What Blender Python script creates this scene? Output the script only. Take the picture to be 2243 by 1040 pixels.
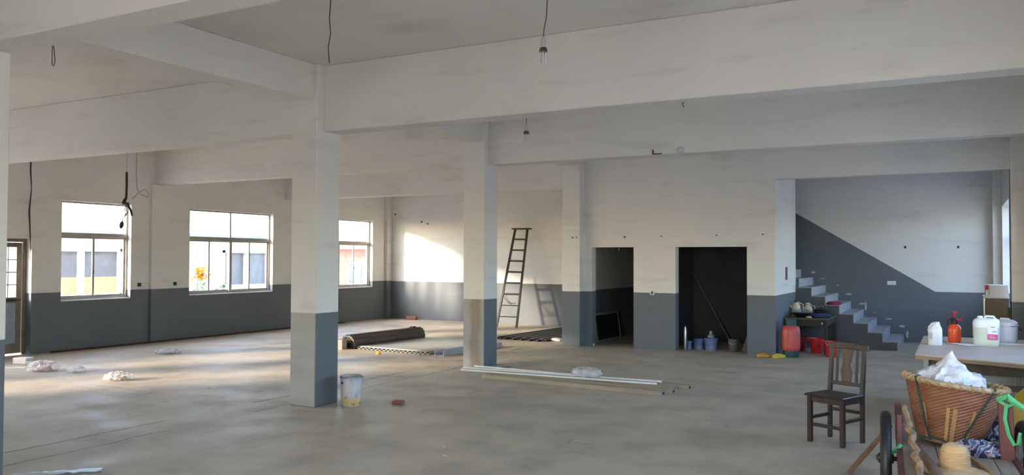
import bpy, bmesh, math, random
from mathutils import Vector, Matrix, noise
random.seed(7)
for o in list(bpy.data.objects): bpy.data.objects.remove(o)
sc = bpy.context.scene
C = sc.collection
R = math.radians

# ------------------------------------------------------------------ camera
cd = bpy.data.cameras.new('camera'); cam = bpy.data.objects.new('camera', cd); C.objects.link(cam)
cd.sensor_fit = 'HORIZONTAL'; cd.sensor_width = 36.0
cd.lens = 1798.15 / 2243 * 36.0
cd.clip_start = .05; cd.clip_end = 400
yaw, pit, rol = R(28.3824), R(1.4819), R(.2085)
cam.matrix_world = (Matrix.Translation((0, 0, 1.7)) @ Matrix.Rotation(yaw, 4, 'Z') @
                    Matrix.Rotation(math.pi/2 + pit, 4, 'X') @ Matrix.Rotation(rol, 4, 'Z'))
sc.camera = cam

# ------------------------------------------------------------------ world, sun, daylight openings, exposure
w = bpy.data.worlds.new('sky'); sc.world = w; w.use_nodes = True
bg = w.node_tree.nodes['Background']
sky = w.node_tree.nodes.new('ShaderNodeTexSky'); sky.sky_type = 'NISHITA'; sky.sun_disc = False
sky.sun_elevation = R(30); sky.sun_rotation = R(216.9); sky.air_density = 1.0; sky.dust_density = 1.5; sky.ozone_density = 2.5; sky.altitude = 50
w.node_tree.links.new(sky.outputs[0], bg.inputs[0]); bg.inputs[1].default_value = 2.0
sd = bpy.data.lights.new('sun', 'SUN'); sun = bpy.data.objects.new('sun', sd); C.objects.link(sun)
sd.energy = 15; sd.angle = R(6); sd.color = (1, .82, .62)
sun.rotation_euler = Vector((.75, 1, -.30)).to_track_quat('-Z', 'Y').to_euler()
sc.view_settings.view_transform = 'Standard'; sc.view_settings.look = 'None'
sc.view_settings.gamma = 1; sc.view_settings.use_curve_mapping = False
sc.view_settings.exposure = 0.28
sc.cycles.diffuse_bounces = 8; sc.cycles.max_bounces = 14

XL, XR, YB, YF, ZC = -14.21, .95, -2.6, 18.94, 3.935
LEFT_OPEN = [(7.64, 8.64, 0, 2.02), (9.18, 10.6, .9, 2.73), (12.0, 14.4, .9, 2.73), (15.55, 18.18, .9, 2.73), (4.3, 6.7, .9, 2.73), (.6, 3.0, .9, 2.73)]
RIGHT_OPEN = [(4.25, 6.65, .9, 2.73), (8.1, 10.5, .9, 2.73), (12.0, 14.2, .9, 2.73)]
ADDED_GATE = (-3.2, -.2, 0, 3.0)  # unseen gateway, added and sized to bring daylight from behind the camera
def portal(loc, sx, sy, direction):
    d = bpy.data.lights.new('daylight_opening', 'AREA'); d.shape = 'RECTANGLE'; d.size = sx; d.size_y = sy
    d.cycles.is_portal = True
    o = bpy.data.objects.new('daylight_opening', d); C.objects.link(o); o.location = loc
    o.rotation_euler = Vector(direction).to_track_quat('-Z', 'Z' if abs(direction[2]) < .5 else 'Y').to_euler()
for a, b, c, d_ in LEFT_OPEN: portal((XL-.27, (a+b)/2, (c+d_)/2), b-a, d_-c, (1, 0, 0))
for a, b, c, d_ in RIGHT_OPEN: portal((XR+.27, (a+b)/2, (c+d_)/2), b-a, d_-c, (-1, 0, 0))
portal(((ADDED_GATE[0]+ADDED_GATE[1])/2, YB-.27, 1.5), ADDED_GATE[1]-ADDED_GATE[0], 3.0, (0, 1, 0))
portal((1.22, 17.35, 1.815), 2.3, 1.83, (-1, 0, 0))

# ------------------------------------------------------------------ materials
def new_mat(name):
    m = bpy.data.materials.new(name); m.use_nodes = True
    nt = m.node_tree; b = nt.nodes['Principled BSDF']
    return m, nt, b
def N(nt, t, **k):
    n = nt.nodes.new(t)
    for a, v in k.items(): setattr(n, a, v)
    return n
def L(nt, a, b): nt.links.new(a, b)
def val(nt, op, a, b=None, clamp=False):
    n = N(nt, 'ShaderNodeMath', operation=op); n.use_clamp = clamp
    for i, x in enumerate((a, b)):
        if x is None: continue
        if isinstance(x, (int, float)): n.inputs[i].default_value = x
        else: L(nt, x, n.inputs[i])
    return n.outputs[0]
def mixc(nt, f, a, b):
    n = N(nt, 'ShaderNodeMix', data_type='RGBA')
    for s, x in ((n.inputs[0], f), (n.inputs[6], a), (n.inputs[7], b)):
        if isinstance(x, (int, float)): s.default_value = x
        elif isinstance(x, tuple): s.default_value = x + (1,) if len(x) == 3 else x
        else: L(nt, x, s)
    return n.outputs[2]
def ramp(nt, f, lo, hi):
    n = N(nt, 'ShaderNodeMapRange'); n.inputs[1].default_value = lo; n.inputs[2].default_value = hi
    L(nt, f, n.inputs[0]); return n.outputs[0]
def tnoise(nt, vec, scale, detail=4, stretch=None, rough=.55):
    if stretch:
        mp = N(nt, 'ShaderNodeMapping'); mp.inputs['Scale'].default_value = stretch; L(nt, vec, mp.inputs[0]); vec = mp.outputs[0]
    n = N(nt, 'ShaderNodeTexNoise'); n.inputs['Scale'].default_value = scale; n.inputs['Detail'].default_value = detail
    n.inputs['Roughness'].default_value = rough; L(nt, vec, n.inputs['Vector']); return n.outputs[0]
def mat(name, col, rough=.6, metal=0, var=.12, vscale=6, bump=0, bscale=40, stretch=None, spec=.5, col2=None, trans=0, emit=None, wob=None):
    m, nt, b = new_mat(name)
    tc = N(nt, 'ShaderNodeTexCoord').outputs['Object']
    n = tnoise(nt, tc, vscale, 5, stretch)
    c2 = col2 if col2 else tuple(c*(1-var*2) for c in col)
    L(nt, mixc(nt, ramp(nt, n, .35, .68), col, c2), b.inputs['Base Color'])
    b.inputs['Roughness'].default_value = rough; b.inputs['Metallic'].default_value = metal
    b.inputs['Specular IOR Level'].default_value = spec
    if trans: b.inputs['Transmission Weight'].default_value = trans
    if bump:
        bp = N(nt, 'ShaderNodeBump'); bp.inputs['Strength'].default_value = bump; bp.inputs['Distance'].default_value = .01
        L(nt, tnoise(nt, tc, bscale, 4, stretch), bp.inputs['Height']); L(nt, bp.outputs[0], b.inputs['Normal'])
    return m

WHITE = (.71, .70, .675); DADO = (.145, .163, .178)
def plaster(name, slope=False, damp=None, pale=None):
    m, nt, b = new_mat(name)
    g = N(nt, 'ShaderNodeNewGeometry'); pos = g.outputs['Position']
    sp = N(nt, 'ShaderNodeSeparateXYZ'); L(nt, pos, sp.inputs[0])
    big = tnoise(nt, pos, .7, 4); scuff = tnoise(nt, pos, 1.6, 6, (.6, .6, 3.2), .65); fine = tnoise(nt, pos, 14, 4)
    c = mixc(nt, ramp(nt, big, .35, .7), WHITE, tuple(x*.93 for x in WHITE))
    c = mixc(nt, val(nt, 'MULTIPLY', ramp(nt, scuff, .54, .74), .5), c, (.47, .455, .43))
    c = mixc(nt, val(nt, 'MULTIPLY', ramp(nt, fine, .62, .8), .12), c, (.42, .41, .40))
    d = mixc(nt, ramp(nt, big, .35, .7), DADO, tuple(x*.88 for x in DADO))
    d = mixc(nt, val(nt, 'MULTIPLY', ramp(nt, scuff, .6, .75), .3), d, (.29, .30, .30))
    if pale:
        # grey band is mixed paler on the front face of this column
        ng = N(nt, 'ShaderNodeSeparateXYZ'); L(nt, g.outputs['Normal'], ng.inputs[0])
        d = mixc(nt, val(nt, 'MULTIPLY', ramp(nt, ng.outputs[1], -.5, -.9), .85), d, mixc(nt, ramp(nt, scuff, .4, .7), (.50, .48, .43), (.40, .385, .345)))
    if damp:
        # bare damp render showing through the paint of one column face
        pn = tnoise(nt, pos, 3.2, 5, (1.4, 1.4, .7))
        dx = val(nt, 'ABSOLUTE', val(nt, 'SUBTRACT', sp.outputs[0], -6.58))
        msk = ramp(nt, val(nt, 'SUBTRACT', val(nt, 'ADD', val(nt, 'MULTIPLY', dx, -3.0), .98), val(nt, 'MULTIPLY', pn, 1.15)), 0.0, .22)
        front = ramp(nt, sp.outputs[1], 11.02, 11.01)
        ng = N(nt, 'ShaderNodeSeparateXYZ'); L(nt, g.outputs['Normal'], ng.inputs[0])
        fr = ramp(nt, ng.outputs[1], -.5, -.9)
        d = mixc(nt, val(nt, 'MULTIPLY', fr, .75), d, (.42, .41, .39))  # grey band of the front face mixed paler beneath the stain
        d = mixc(nt, val(nt, 'MULTIPLY', val(nt, 'MULTIPLY', msk, fr), .8), d, (.26, .20, .145))
    zl = val(nt, 'ADD', val(nt, 'MULTIPLY', val(nt, 'SUBTRACT', fine, .5), .012), 1.068)
    if slope:
        s = val(nt, 'ADD', val(nt, 'MULTIPLY', val(nt, 'SUBTRACT', -.374, sp.outputs[0]), .614), 1.057)
        near = val(nt, 'GREATER_THAN', sp.outputs[0], -4.2)
        s = val(nt, 'MULTIPLY', s, near)
        zl = val(nt, 'MAXIMUM', s, 1.055)
    up = ramp(nt, val(nt, 'SUBTRACT', sp.outputs[2], zl), -.004, .004)
    L(nt, mixc(nt, up, d, c), b.inputs['Base Color'])
    b.inputs['Roughness'].default_value = .78; b.inputs['Specular IOR Level'].default_value = .3
    bp = N(nt, 'ShaderNodeBump'); bp.inputs['Strength'].default_value = .18; bp.inputs['Distance'].default_value = .012
    L(nt, tnoise(nt, pos, 9, 6), bp.inputs['Height']); L(nt, bp.outputs[0], b.inputs['Normal'])
    return m
M = {}
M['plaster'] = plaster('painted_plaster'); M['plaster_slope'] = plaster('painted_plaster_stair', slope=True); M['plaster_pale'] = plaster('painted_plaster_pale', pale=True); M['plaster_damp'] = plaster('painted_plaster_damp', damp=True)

def floor_mat():
    m, nt, b = new_mat('worn_concrete')
    pos = N(nt, 'ShaderNodeNewGeometry').outputs['Position']
    sp = N(nt, 'ShaderNodeSeparateXYZ'); L(nt, pos, sp.inputs[0])
    big = tnoise(nt, pos, .35, 5); mid = tnoise(nt, pos, 1.7, 6, (1, 1.0, 1)); fine = tnoise(nt, pos, 26, 5)
    c = mixc(nt, ramp(nt, big, .35, .68), (.57, .49, .365), (.49, .43, .33))
    c = mixc(nt, val(nt, 'MULTIPLY', ramp(nt, mid, .47, .66), .62), c, (.35, .305, .23))
    blot = tnoise(nt, pos, .9, 7, (1, .45, 1), .7)
    c = mixc(nt, val(nt, 'MULTIPLY', ramp(nt, blot, .50, .64), .5), c, (.39, .345, .27))
    drag = tnoise(nt, pos, 3.2, 5, (1, .25, 1), .7)
    c = mixc(nt, val(nt, 'MULTIPLY', ramp(nt, drag, .60, .72), .5), c, (.25, .225, .18))
    c = mixc(nt, val(nt, 'MULTIPLY', ramp(nt, mid, .42, .25), .5), c, (.63, .55, .41))
    c = mixc(nt, val(nt, 'MULTIPLY', ramp(nt, fine, .52, .75), .28), c, (.24, .22, .18))
    wob = val(nt, 'MULTIPLY', val(nt, 'SUBTRACT', tnoise(nt, pos, 1.1, 5), .5), .22)
    brk = tnoise(nt, pos, .9, 2)
    tot = None
    for axis, x0, wd, th in ((0, -6.84, .008, .40), (0, -7.27, .010, .46), (0, -3.2, .005, .56), (0, -10.6, .005, .56), (1, 7.0, .005, .6), (1, 3.4, .005, .6), (1, 10.9, .006, .56)):
        dd = val(nt, 'ABSOLUTE', val(nt, 'SUBTRACT', val(nt, 'ADD', sp.outputs[axis], wob), x0))
        k = val(nt, 'MULTIPLY', ramp(nt, dd, wd*1.6, wd*.6), ramp(nt, brk, th, th+.05))
        tot = k if tot is None else val(nt, 'MAXIMUM', tot, k)
    c = mixc(nt, val(nt, 'MULTIPLY', tot, .8), c, (.07, .065, .06))
    L(nt, c, b.inputs['Base Color'])
    L(nt, val(nt, 'ADD', val(nt, 'MULTIPLY', ramp(nt, mid, .3, .7), .25), .42), b.inputs['Roughness'])
    b.inputs['Specular IOR Level'].default_value = .4
    bp = N(nt, 'ShaderNodeBump'); bp.inputs['Strength'].default_value = .25; bp.inputs['Distance'].default_value = .01
    L(nt, val(nt, 'SUBTRACT', tnoise(nt, pos, 5, 6), val(nt, 'MULTIPLY', tot, 1.5)), bp.inputs['Height']); L(nt, bp.outputs[0], b.inputs['Normal'])
    return m
M['floor'] = floor_mat()

def glass_mat(name, tint=(1, 1, 1), f=.06):
    m = bpy.data.materials.new(name); m.use_nodes = True; nt = m.node_tree; nt.nodes.clear()
    out = N(nt, 'ShaderNodeOutputMaterial'); t = N(nt, 'ShaderNodeBsdfTransparent'); g = N(nt, 'ShaderNodeBsdfGlossy')
    t.inputs[0].default_value = tint + (1,); g.inputs['Roughness'].default_value = .05
    tc = N(nt, 'ShaderNodeTexCoord').outputs['Object']
    mx = N(nt, 'ShaderNodeMixShader')
    lw = N(nt, 'ShaderNodeLayerWeight'); fr = val(nt, 'ADD', val(nt, 'MULTIPLY', val(nt, 'POWER', lw.outputs['Facing'], 5), .8), .03)
    df = N(nt, 'ShaderNodeBsdfDiffuse'); df.inputs[0].default_value = (.7, .7, .68, 1)
    mx2 = N(nt, 'ShaderNodeMixShader'); L(nt, val(nt, 'MULTIPLY', ramp(nt, tnoise(nt, tc, 3, 5), .4, .8), f), mx2.inputs[0])
    L(nt, t.outputs[0], mx2.inputs[1]); L(nt, df.outputs[0], mx2.inputs[2])
    L(nt, fr, mx.inputs[0]); L(nt, mx2.outputs[0], mx.inputs[1]); L(nt, g.outputs[0], mx.inputs[2]); L(nt, mx.outputs[0], out.inputs[0])
    return m
def film_mat(name, col, op=.55, rough=.22):
    # thin creased plastic film: part see-through, part glossy white
    m = bpy.data.materials.new(name); m.use_nodes = True; nt = m.node_tree
    b = nt.nodes['Principled BSDF']; b.inputs['Base Color'].default_value = col + (1,); b.inputs['Roughness'].default_value = rough
    tc = N(nt, 'ShaderNodeTexCoord').outputs['Object']
    L(nt, val(nt, 'ADD', val(nt, 'MULTIPLY', ramp(nt, tnoise(nt, tc, 9, 5), .35, .7), .4), op-.2, True), b.inputs['Alpha'])
    bp = N(nt, 'ShaderNodeBump'); bp.inputs['Strength'].default_value = .7; bp.inputs['Distance'].default_value = .02
    L(nt, tnoise(nt, tc, 22, 4), bp.inputs['Height']); L(nt, bp.outputs[0], b.inputs['Normal'])
    return m
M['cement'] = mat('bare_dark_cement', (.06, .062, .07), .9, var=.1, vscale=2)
M['glass'] = glass_mat('window_glass')
M['lidglass'] = glass_mat('lid_glass', (.8, .85, .85), .3)
M['film'] = film_mat('clear_plastic_film', (.80, .80, .82), .42)
M['sack'] = film_mat('white_plastic_sack', (.64, .64, .69), 1.2, .3)
M['alu'] = mat('window_aluminium', (.40, .38, .35), .45, .3, .08)
M['white_frame'] = mat('white_window_frame', (.8, .8, .8), .5)
M['socket'] = mat('white_socket_plastic', (.72, .72, .68), .4)
M['dark_hole'] = mat('dark_socket_hole', (.02, .02, .02), .5)
M['black'] = mat('black_rubber', (.012, .012, .013), .5)
M['blackplastic'] = mat('black_plastic', (.02, .02, .022), .35)
M['wire'] = mat('brown_wire', (.10, .05, .04), .5)
M['palewire'] = mat('pale_grey_wire', (.35, .34, .32), .5)
M['bulb'] = mat('white_bulb_glass', (.58, .58, .56), .2, var=.02)
M['bulbbase'] = mat('bulb_base_plastic', (.5, .49, .45), .35)
M['bakelite'] = mat('dark_bakelite', (.07, .06, .055), .35)
M['iron'] = mat('dark_painted_iron', (.03, .028, .025), .5, .2, .2, bump=.2)
M['panelbrown'] = mat('dark_brown_ridged_panel', (.15, .125, .10), .4, .15, .22, vscale=2.5, stretch=(8, .6, 8))
M['panelgrey'] = mat('grey_sheet', (.42, .44, .42), .5, .1, .08)
M['paneldark'] = mat('dark_grey_roof_sheet', (.075, .085, .095), .35, .2, .15)
M['channel'] = mat('pale_galvanised_channel', (.52, .55, .60), .35, .4, .06)
M['pvc'] = mat('white_pvc', (.88, .86, .83), .3, var=.02)
M['creampanel'] = mat('cream_panel', (.40, .33, .235), .5, var=.1, stretch=(.6, 8, 8))
M['brick'] = mat('red_brick', (.36, .15, .11), .85, var=.2, bump=.4)
M['cardboard'] = mat('pale_cardboard', (.42, .32, .26), .8)
M['foam'] = mat('white_foam', (.80, .80, .80), .7, var=.04)
M['oldwood'] = mat('dark_chair_wood', (.05, .026, .018), .38, var=.25, vscale=4, stretch=(6, 6, .8), bump=.15, col2=(.022, .014, .011))
M['seatwood'] = mat('worn_seat_wood', (.045, .028, .023), .3, var=.25, vscale=5)
M['splatwood'] = mat('worn_splat_wood', (.11, .065, .038), .4, var=.3, vscale=5, stretch=(6, 6, .8), col2=(.045, .026, .018))
M['ply'] = mat('plywood', (.66, .53, .42), .5, var=.12, vscale=3, stretch=(1, 6, 1), col2=(.52, .42, .34))
M['plyedge'] = mat('plywood_edge', (.42, .29, .20), .6, var=.2, stretch=(1, 1, 20))
M['greysteel'] = mat('grey_green_steel', (.30, .35, .34), .45, .1, .12)
M['darkapron'] = mat('dark_apron_board', (.13, .105, .08), .6, var=.2)
M['jugwhite'] = mat('milky_plastic', (.78, .80, .84), .35, var=.03)
M['orange'] = mat('orange_plastic', (.85, .085, .02), .3, var=.06)
M['redplastic'] = mat('red_plastic', (.62, .03, .03), .35, var=.08)
M['darkred'] = mat('dark_red_plastic', (.33, .02, .03), .4, var=.1)
M['canplastic'] = mat('greenish_can_plastic', (.66, .72, .58), .35, var=.03)
M['canempty'] = mat('clear_white_can_plastic', (.82, .85, .83), .35, var=.03)
M['label_white'] = mat('white_label', (.85, .85, .85), .5, var=.01)
M['label_pink'] = mat('pink_label', (.80, .05, .28), .5, var=.02)
M['label_dark'] = mat('dark_print', (.03, .10, .06), .5)
M['label_pale'] = mat('pale_print', (.85, .55, .65), .5)
M['cooker'] = mat('pale_lilac_enamel', (.66, .66, .72), .3, var=.03)
M['chrome'] = mat('dull_steel', (.55, .55, .55), .28, .8, .05)
M['paper'] = mat('white_paper', (.78, .79, .82), .7, var=.02)
M['cabinet'] = mat('brown_cabinet', (.20, .155, .10), .6, var=.08)
M['boxwhite'] = mat('white_box_board', (.78, .78, .80), .6, var=.03)
M['bin_red'] = mat('box_red_print', (.55, .06, .08), .6)
M['gasred'] = mat('coral_red_paint', (.60, .10, .075), .45, var=.12)
M['gasgreen'] = mat('dark_green_paint', (.02, .085, .08), .5, var=.15)
M['tablewood'] = mat('kitchen_table_wood', (.12, .088, .05), .55, var=.2, stretch=(1, 5, 1))
M['tabledark'] = mat('kitchen_table_dark_wood', (.03, .02, .016), .6, var=.2)
M['wokiron'] = mat('wok_iron', (.015, .015, .016), .4)
M['cream'] = mat('cream_plastic', (.66, .55, .40), .4, var=.1)
M['bluecloth'] = mat('navy_cloth', (.025, .05, .15), .85)
M['redcloth'] = mat('crimson_cloth', (.45, .012, .05), .7)
M['yellowrag'] = mat('yellow_rag', (.75, .66, .08), .8, var=.15)
M['orangerag'] = mat('orange_yellow_rag', (.78, .42, .05), .8, var=.2)
M['steppale'] = mat('pale_cement_step', (.40, .40, .42), .7, var=.1)
M['stepside'] = mat('grey_painted_stair_side', (.09, .098, .105), .7, var=.08)
M['plastersmear'] = mat('white_plaster_smear', (.55, .57, .60), .8)
M['bluepail'] = mat('blue_pail', (.06, .10, .32), .45, var=.2, col2=(.25, .30, .45))
M['greybin'] = mat('dark_grey_pail', (.10, .085, .08), .6)
M['rust'] = mat('rusty_steel', (.11, .045, .03), .8, .2, .25)
M['basket'] = mat('woven_bamboo', (.27, .115, .055), .6, var=.22, vscale=9, stretch=(1, 1, 2.5), col2=(.17, .068, .035))
M['basketrim'] = mat('pale_bamboo_rim', (.50, .38, .24), .55, var=.25, vscale=18)
M['splint'] = mat('bamboo_splint', (.45, .27, .11), .5, var=.15, stretch=(8, 8, 1))
M['rope'] = mat('dark_green_rope', (.03, .055, .038), .8)
M['greenstrap'] = mat('bright_green_strap', (.10, .50, .20), .5, var=.1)
M['straw'] = mat('straw', (.62, .43, .22), .7, var=.14, vscale=14, stretch=(1, 1, 5), bump=.3)
M['branch'] = mat('peeled_branch', (.42, .27, .15), .7, var=.28, vscale=14, bump=.5, bscale=20)
M['stickbrown'] = mat('brown_stick', (.20, .12, .085), .7, var=.2, stretch=(4, 1, 4))
M['cartred'] = mat('red_brown_cart_paint', (.16, .045, .042), .55, var=.25)
M['cartbed'] = mat('worn_cart_boards', (.36, .29, .21), .7, var=.15, stretch=(5, .7, 1))
M['propwood'] = mat('brown_prop_wood', (.16, .08, .05), .6, var=.2, stretch=(2, 2, 2))
M['yellow'] = mat('yellow_plastic', (.55, .38, .02), .4, var=.06)
M['brass'] = mat('brass', (.4, .3, .1), .4, .8)
M['chip'] = mat('wood_chip', (.70, .60, .40), .8)
M['ground'] = mat('yard_concrete', (.66, .58, .47), .85, vscale=1.5)
M['nwall'] = mat('neighbour_render', (.72, .70, .68), .85, var=.06, vscale=1, col2=(.68, .58, .53))
M['nroof'] = mat('neighbour_roof_edge', (.30, .38, .48), .7)
M['npane'] = mat('grey_blue_panel', (.16, .18, .21), .35)
M['nyellow'] = mat('yellow_wall_board', (.55, .42, .22), .7)
M['leaf'] = mat('green_leaf', (.12, .25, .05), .6)
M['petal'] = mat('yellow_petal', (.80, .42, .0), .6, var=.05)
M['doorblue'] = mat('grey_blue_door_panel', (.30, .36, .42), .5)
M['doorframe'] = mat('brown_metal_door_frame', (.20, .165, .12), .5, .2, .15)
def pail_mat():
    m, nt, b = new_mat('paint_pail_print')
    tc = N(nt, 'ShaderNodeTexCoord').outputs['Object']; sp = N(nt, 'ShaderNodeSeparateXYZ'); L(nt, tc, sp.inputs[0])
    n = tnoise(nt, tc, 7, 5); n2 = tnoise(nt, tc, 16, 4)
    c = mixc(nt, ramp(nt, n, .45, .6), (.62, .58, .56), (.42, .42, .58))
    c = mixc(nt, ramp(nt, val(nt, 'ADD', sp.outputs[2], val(nt, 'MULTIPLY', n2, .14)), .20, .12), c, (.70, .52, .16))
    c = mixc(nt, ramp(nt, val(nt, 'ADD', sp.outputs[2], val(nt, 'MULTIPLY', n2, .14)), .115, .07), c, (.62, .50, .45))
    c = mixc(nt, val(nt, 'MULTIPLY', ramp(nt, n2, .62, .66), .8), c, (.10, .10, .12))
    L(nt, c, b.inputs['Base Color']); b.inputs['Roughness'].default_value = .45
    return m
M['pail'] = pail_mat()
def stripe_mat():
    m, nt, b = new_mat('striped_woven_plastic')
    tc = N(nt, 'ShaderNodeTexCoord').outputs['Object']
    wv = N(nt, 'ShaderNodeTexWave'); wv.inputs['Scale'].default_value = 3.2; wv.inputs['Distortion'].default_value = 16; wv.inputs['Detail'].default_value = 3; wv.inputs['Detail Scale'].default_value = 1.6
    L(nt, tc, wv.inputs[0])
    cr = N(nt, 'ShaderNodeValToRGB'); cr.color_ramp.interpolation = 'CONSTANT'
    e = cr.color_ramp.elements; e[0].position = 0; e[0].color = (.04, .06, .14, 1); e[1].position = .3; e[1].color = (.62, .64, .70, 1)
    for p, cc in ((.46, (.35, .02, .06, 1)), (.60, (.60, .60, .64, 1)), (.85, (.10, .18, .34, 1))):
        q = e.new(p); q.color = cc
    L(nt, wv.outputs['Fac'], cr.inputs[0]); L(nt, cr.outputs[0], b.inputs['Base Color']); b.inputs['Roughness'].default_value = .4
    return m
M['stripes'] = stripe_mat()

# ------------------------------------------------------------------ mesh helpers
class MB:
    def __init__(s): s.v = []; s.f = []
    def add(s, vs, fs, mtx=None):
        k = len(s.v)
        s.v += [tuple(mtx @ Vector(p)) if mtx else tuple(p) for p in vs]
        s.f += [tuple(i+k for i in f) for f in fs]; return s
    def bx(s, x0, x1, y0, y1, z0, z1, mtx=None):
        vs = [(x, y, z) for x in (x0, x1) for y in (y0, y1) for z in (z0, z1)]
        return s.add(vs, [(0, 1, 3, 2), (4, 6, 7, 5), (0, 4, 5, 1), (2, 3, 7, 6), (0, 2, 6, 4), (1, 5, 7, 3)], mtx)
    def bar(s, a, b, wx, wy, up=(0, 0, 1)):
        a, b = Vector(a), Vector(b); d = (b-a); ln = d.length
        z = d.normalized(); u = Vector(up)
        if abs(z.dot(u)) > .98: u = Vector((0, 1, 0))
        x = u.cross(z).normalized(); y = z.cross(x)
        m = Matrix((x, y, z)).transposed().to_4x4(); m.translation = a
        return s.bx(-wx/2, wx/2, -wy/2, wy/2, 0, ln, m)
    def tube(s, pts, r, n=8, caps=True):
        P = [Vector(p) for p in pts]; rs = r if isinstance(r, (list, tuple)) else [r]*len(P)
        t0 = (P[1]-P[0]).normalized(); u = Vector((0, 0, 1)) if abs(t0.z) < .9 else Vector((1, 0, 0))
        x = t0.cross(u).normalized(); vs = []; fs = []
        for i, p in enumerate(P):
            t = (P[min(i+1, len(P)-1)]-P[max(i-1, 0)]).normalized()
            x = (x - t*x.dot(t)).normalized(); y = t.cross(x)
            for k in range(n):
                a = 2*math.pi*k/n; vs.append(p + (x*math.cos(a)+y*math.sin(a))*rs[i])
        for i in range(len(P)-1):
            for k in range(n):
                fs.append((i*n+k, i*n+(k+1) % n, (i+1)*n+(k+1) % n, (i+1)*n+k))
        if caps: fs.append(tuple(range(n-1, -1, -1))); fs.append(tuple((len(P)-1)*n+k for k in range(n)))
        return s.add(vs, fs)
    def lathe(s, prof, n=24, c=(0, 0, 0), mtx=None, sx=1, sy=1, capb=True, capt=True, wob=None):
        vs = []; fs = []
        for j, (r, z) in enumerate(prof):
            for k in range(n):
                a = 2*math.pi*k/n; rr = r*(wob(a, j) if wob else 1)
                vs.append((c[0]+math.cos(a)*rr*sx, c[1]+math.sin(a)*rr*sy, c[2]+z))
        for j in range(len(prof)-1):
            for k in range(n): fs.append((j*n+k, j*n+(k+1) % n, (j+1)*n+(k+1) % n, (j+1)*n+k))
        if capb: fs.append(tuple(range(n-1, -1, -1)))
        if capt: fs.append(tuple((len(prof)-1)*n+k for k in range(n)))
        return s.add(vs, fs, mtx)
    def prism(s, poly, axis, a, b, mtx=None):
        n = len(poly); vs = []
        for t in (a, b):
            for p, q in poly: vs.append({'x': (t, p, q), 'y': (p, t, q), 'z': (p, q, t)}[axis])
        fs = [tuple(range(n)), tuple(range(2*n-1, n-1, -1))] + [(i, i+n, (i+1) % n+n, (i+1) % n) for i in range(n)]
        return s.add(vs, fs, mtx)
    def build(s, name, m, parent=None, smooth=False, bevel=0, seg=1, loc=None):
        me = bpy.data.meshes.new(name); me.from_pydata([tuple(v) for v in s.v], [], s.f)
        bm = bmesh.new(); bm.from_mesh(me); bmesh.ops.recalc_face_normals(bm, faces=bm.faces); bm.to_mesh(me); bm.free()
        me.materials.append(M[m] if isinstance(m, str) else m)
        o = bpy.data.objects.new(name, me); C.objects.link(o)
        if loc is not None: o.location = loc
        if parent: o.parent = parent
        if smooth:
            for p in me.polygons: p.use_smooth = True
            me.set_sharp_from_angle(angle=R(42))
        if bevel:
            b = o.modifiers.new('bevel', 'BEVEL'); b.width = bevel; b.segments = seg; b.limit_method = 'ANGLE'
        return o
def tag(o, label, cat, group=None):
    o['label'] = label; o['category'] = cat
    if group: o['group'] = group
    return o
def struct(o, label=None, cat=None, group=None):
    o['kind'] = 'structure'
    if label: tag(o, label, cat, group)
    return o
def thing(name, label, cat, loc=(0, 0, 0), rz=0, group=None):
    o = bpy.data.objects.new(name, None); C.objects.link(o); o.location = loc; o.rotation_euler = (0, 0, rz); o.empty_display_size = .1
    return tag(o, label, cat, group)
def copy_tree(o, parent=None):
    c = o.copy(); C.objects.link(c); c.parent = parent
    for ch in o.children: copy_tree(ch, c)
    return c
def lump(name, m, parent, sx, sy, sz, amp=.25, freq=2.2, seed=0, n=28, rows=16, flat=.0, loc=(0, 0, 0), peak=None, ridg=True):
    """crumpled closed blob resting on z=0"""
    b = MB(); vs = []; fs = []
    for j in range(rows+1):
        th = math.pi*j/rows
        for k in range(n):
            a = 2*math.pi*k/n
            d = Vector((math.sin(th)*math.cos(a), math.sin(th)*math.sin(a), math.cos(th)))
            q = d*freq+Vector((seed*7.3, seed*3.1, seed))
            nz = noise.noise(q); nz2 = noise.noise(q*2.7)
            if ridg: nz = (1-abs(nz)*2.2)*.6; nz2 = (.5-abs(nz2))
            r = 1+amp*nz+amp*.6*nz2
            p = Vector((d.x*r*sx, d.y*r*sy, d.z*r*sz+sz*.75))
            if peak:
                t = max(0, 1-((p.x-peak[0])**2+(p.y-peak[1])**2)**.5/peak[3])
                if d.z > 0: p.z += peak[2]*t*t
            if p.z < flat: p.z = flat
            vs.append(p)
    for j in range(rows):
        for k in range(n): fs.append((j*n+k, j*n+(k+1) % n, (j+1)*n+(k+1) % n, (j+1)*n+k))
    b.add(vs, fs)
    o = b.build(name, m, parent, smooth=True, loc=loc)
    bm = bmesh.new(); bm.from_mesh(o.data); bmesh.ops.remove_doubles(bm, verts=bm.verts, dist=1e-5); bm.to_mesh(o.data); bm.free()
    return o
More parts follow.
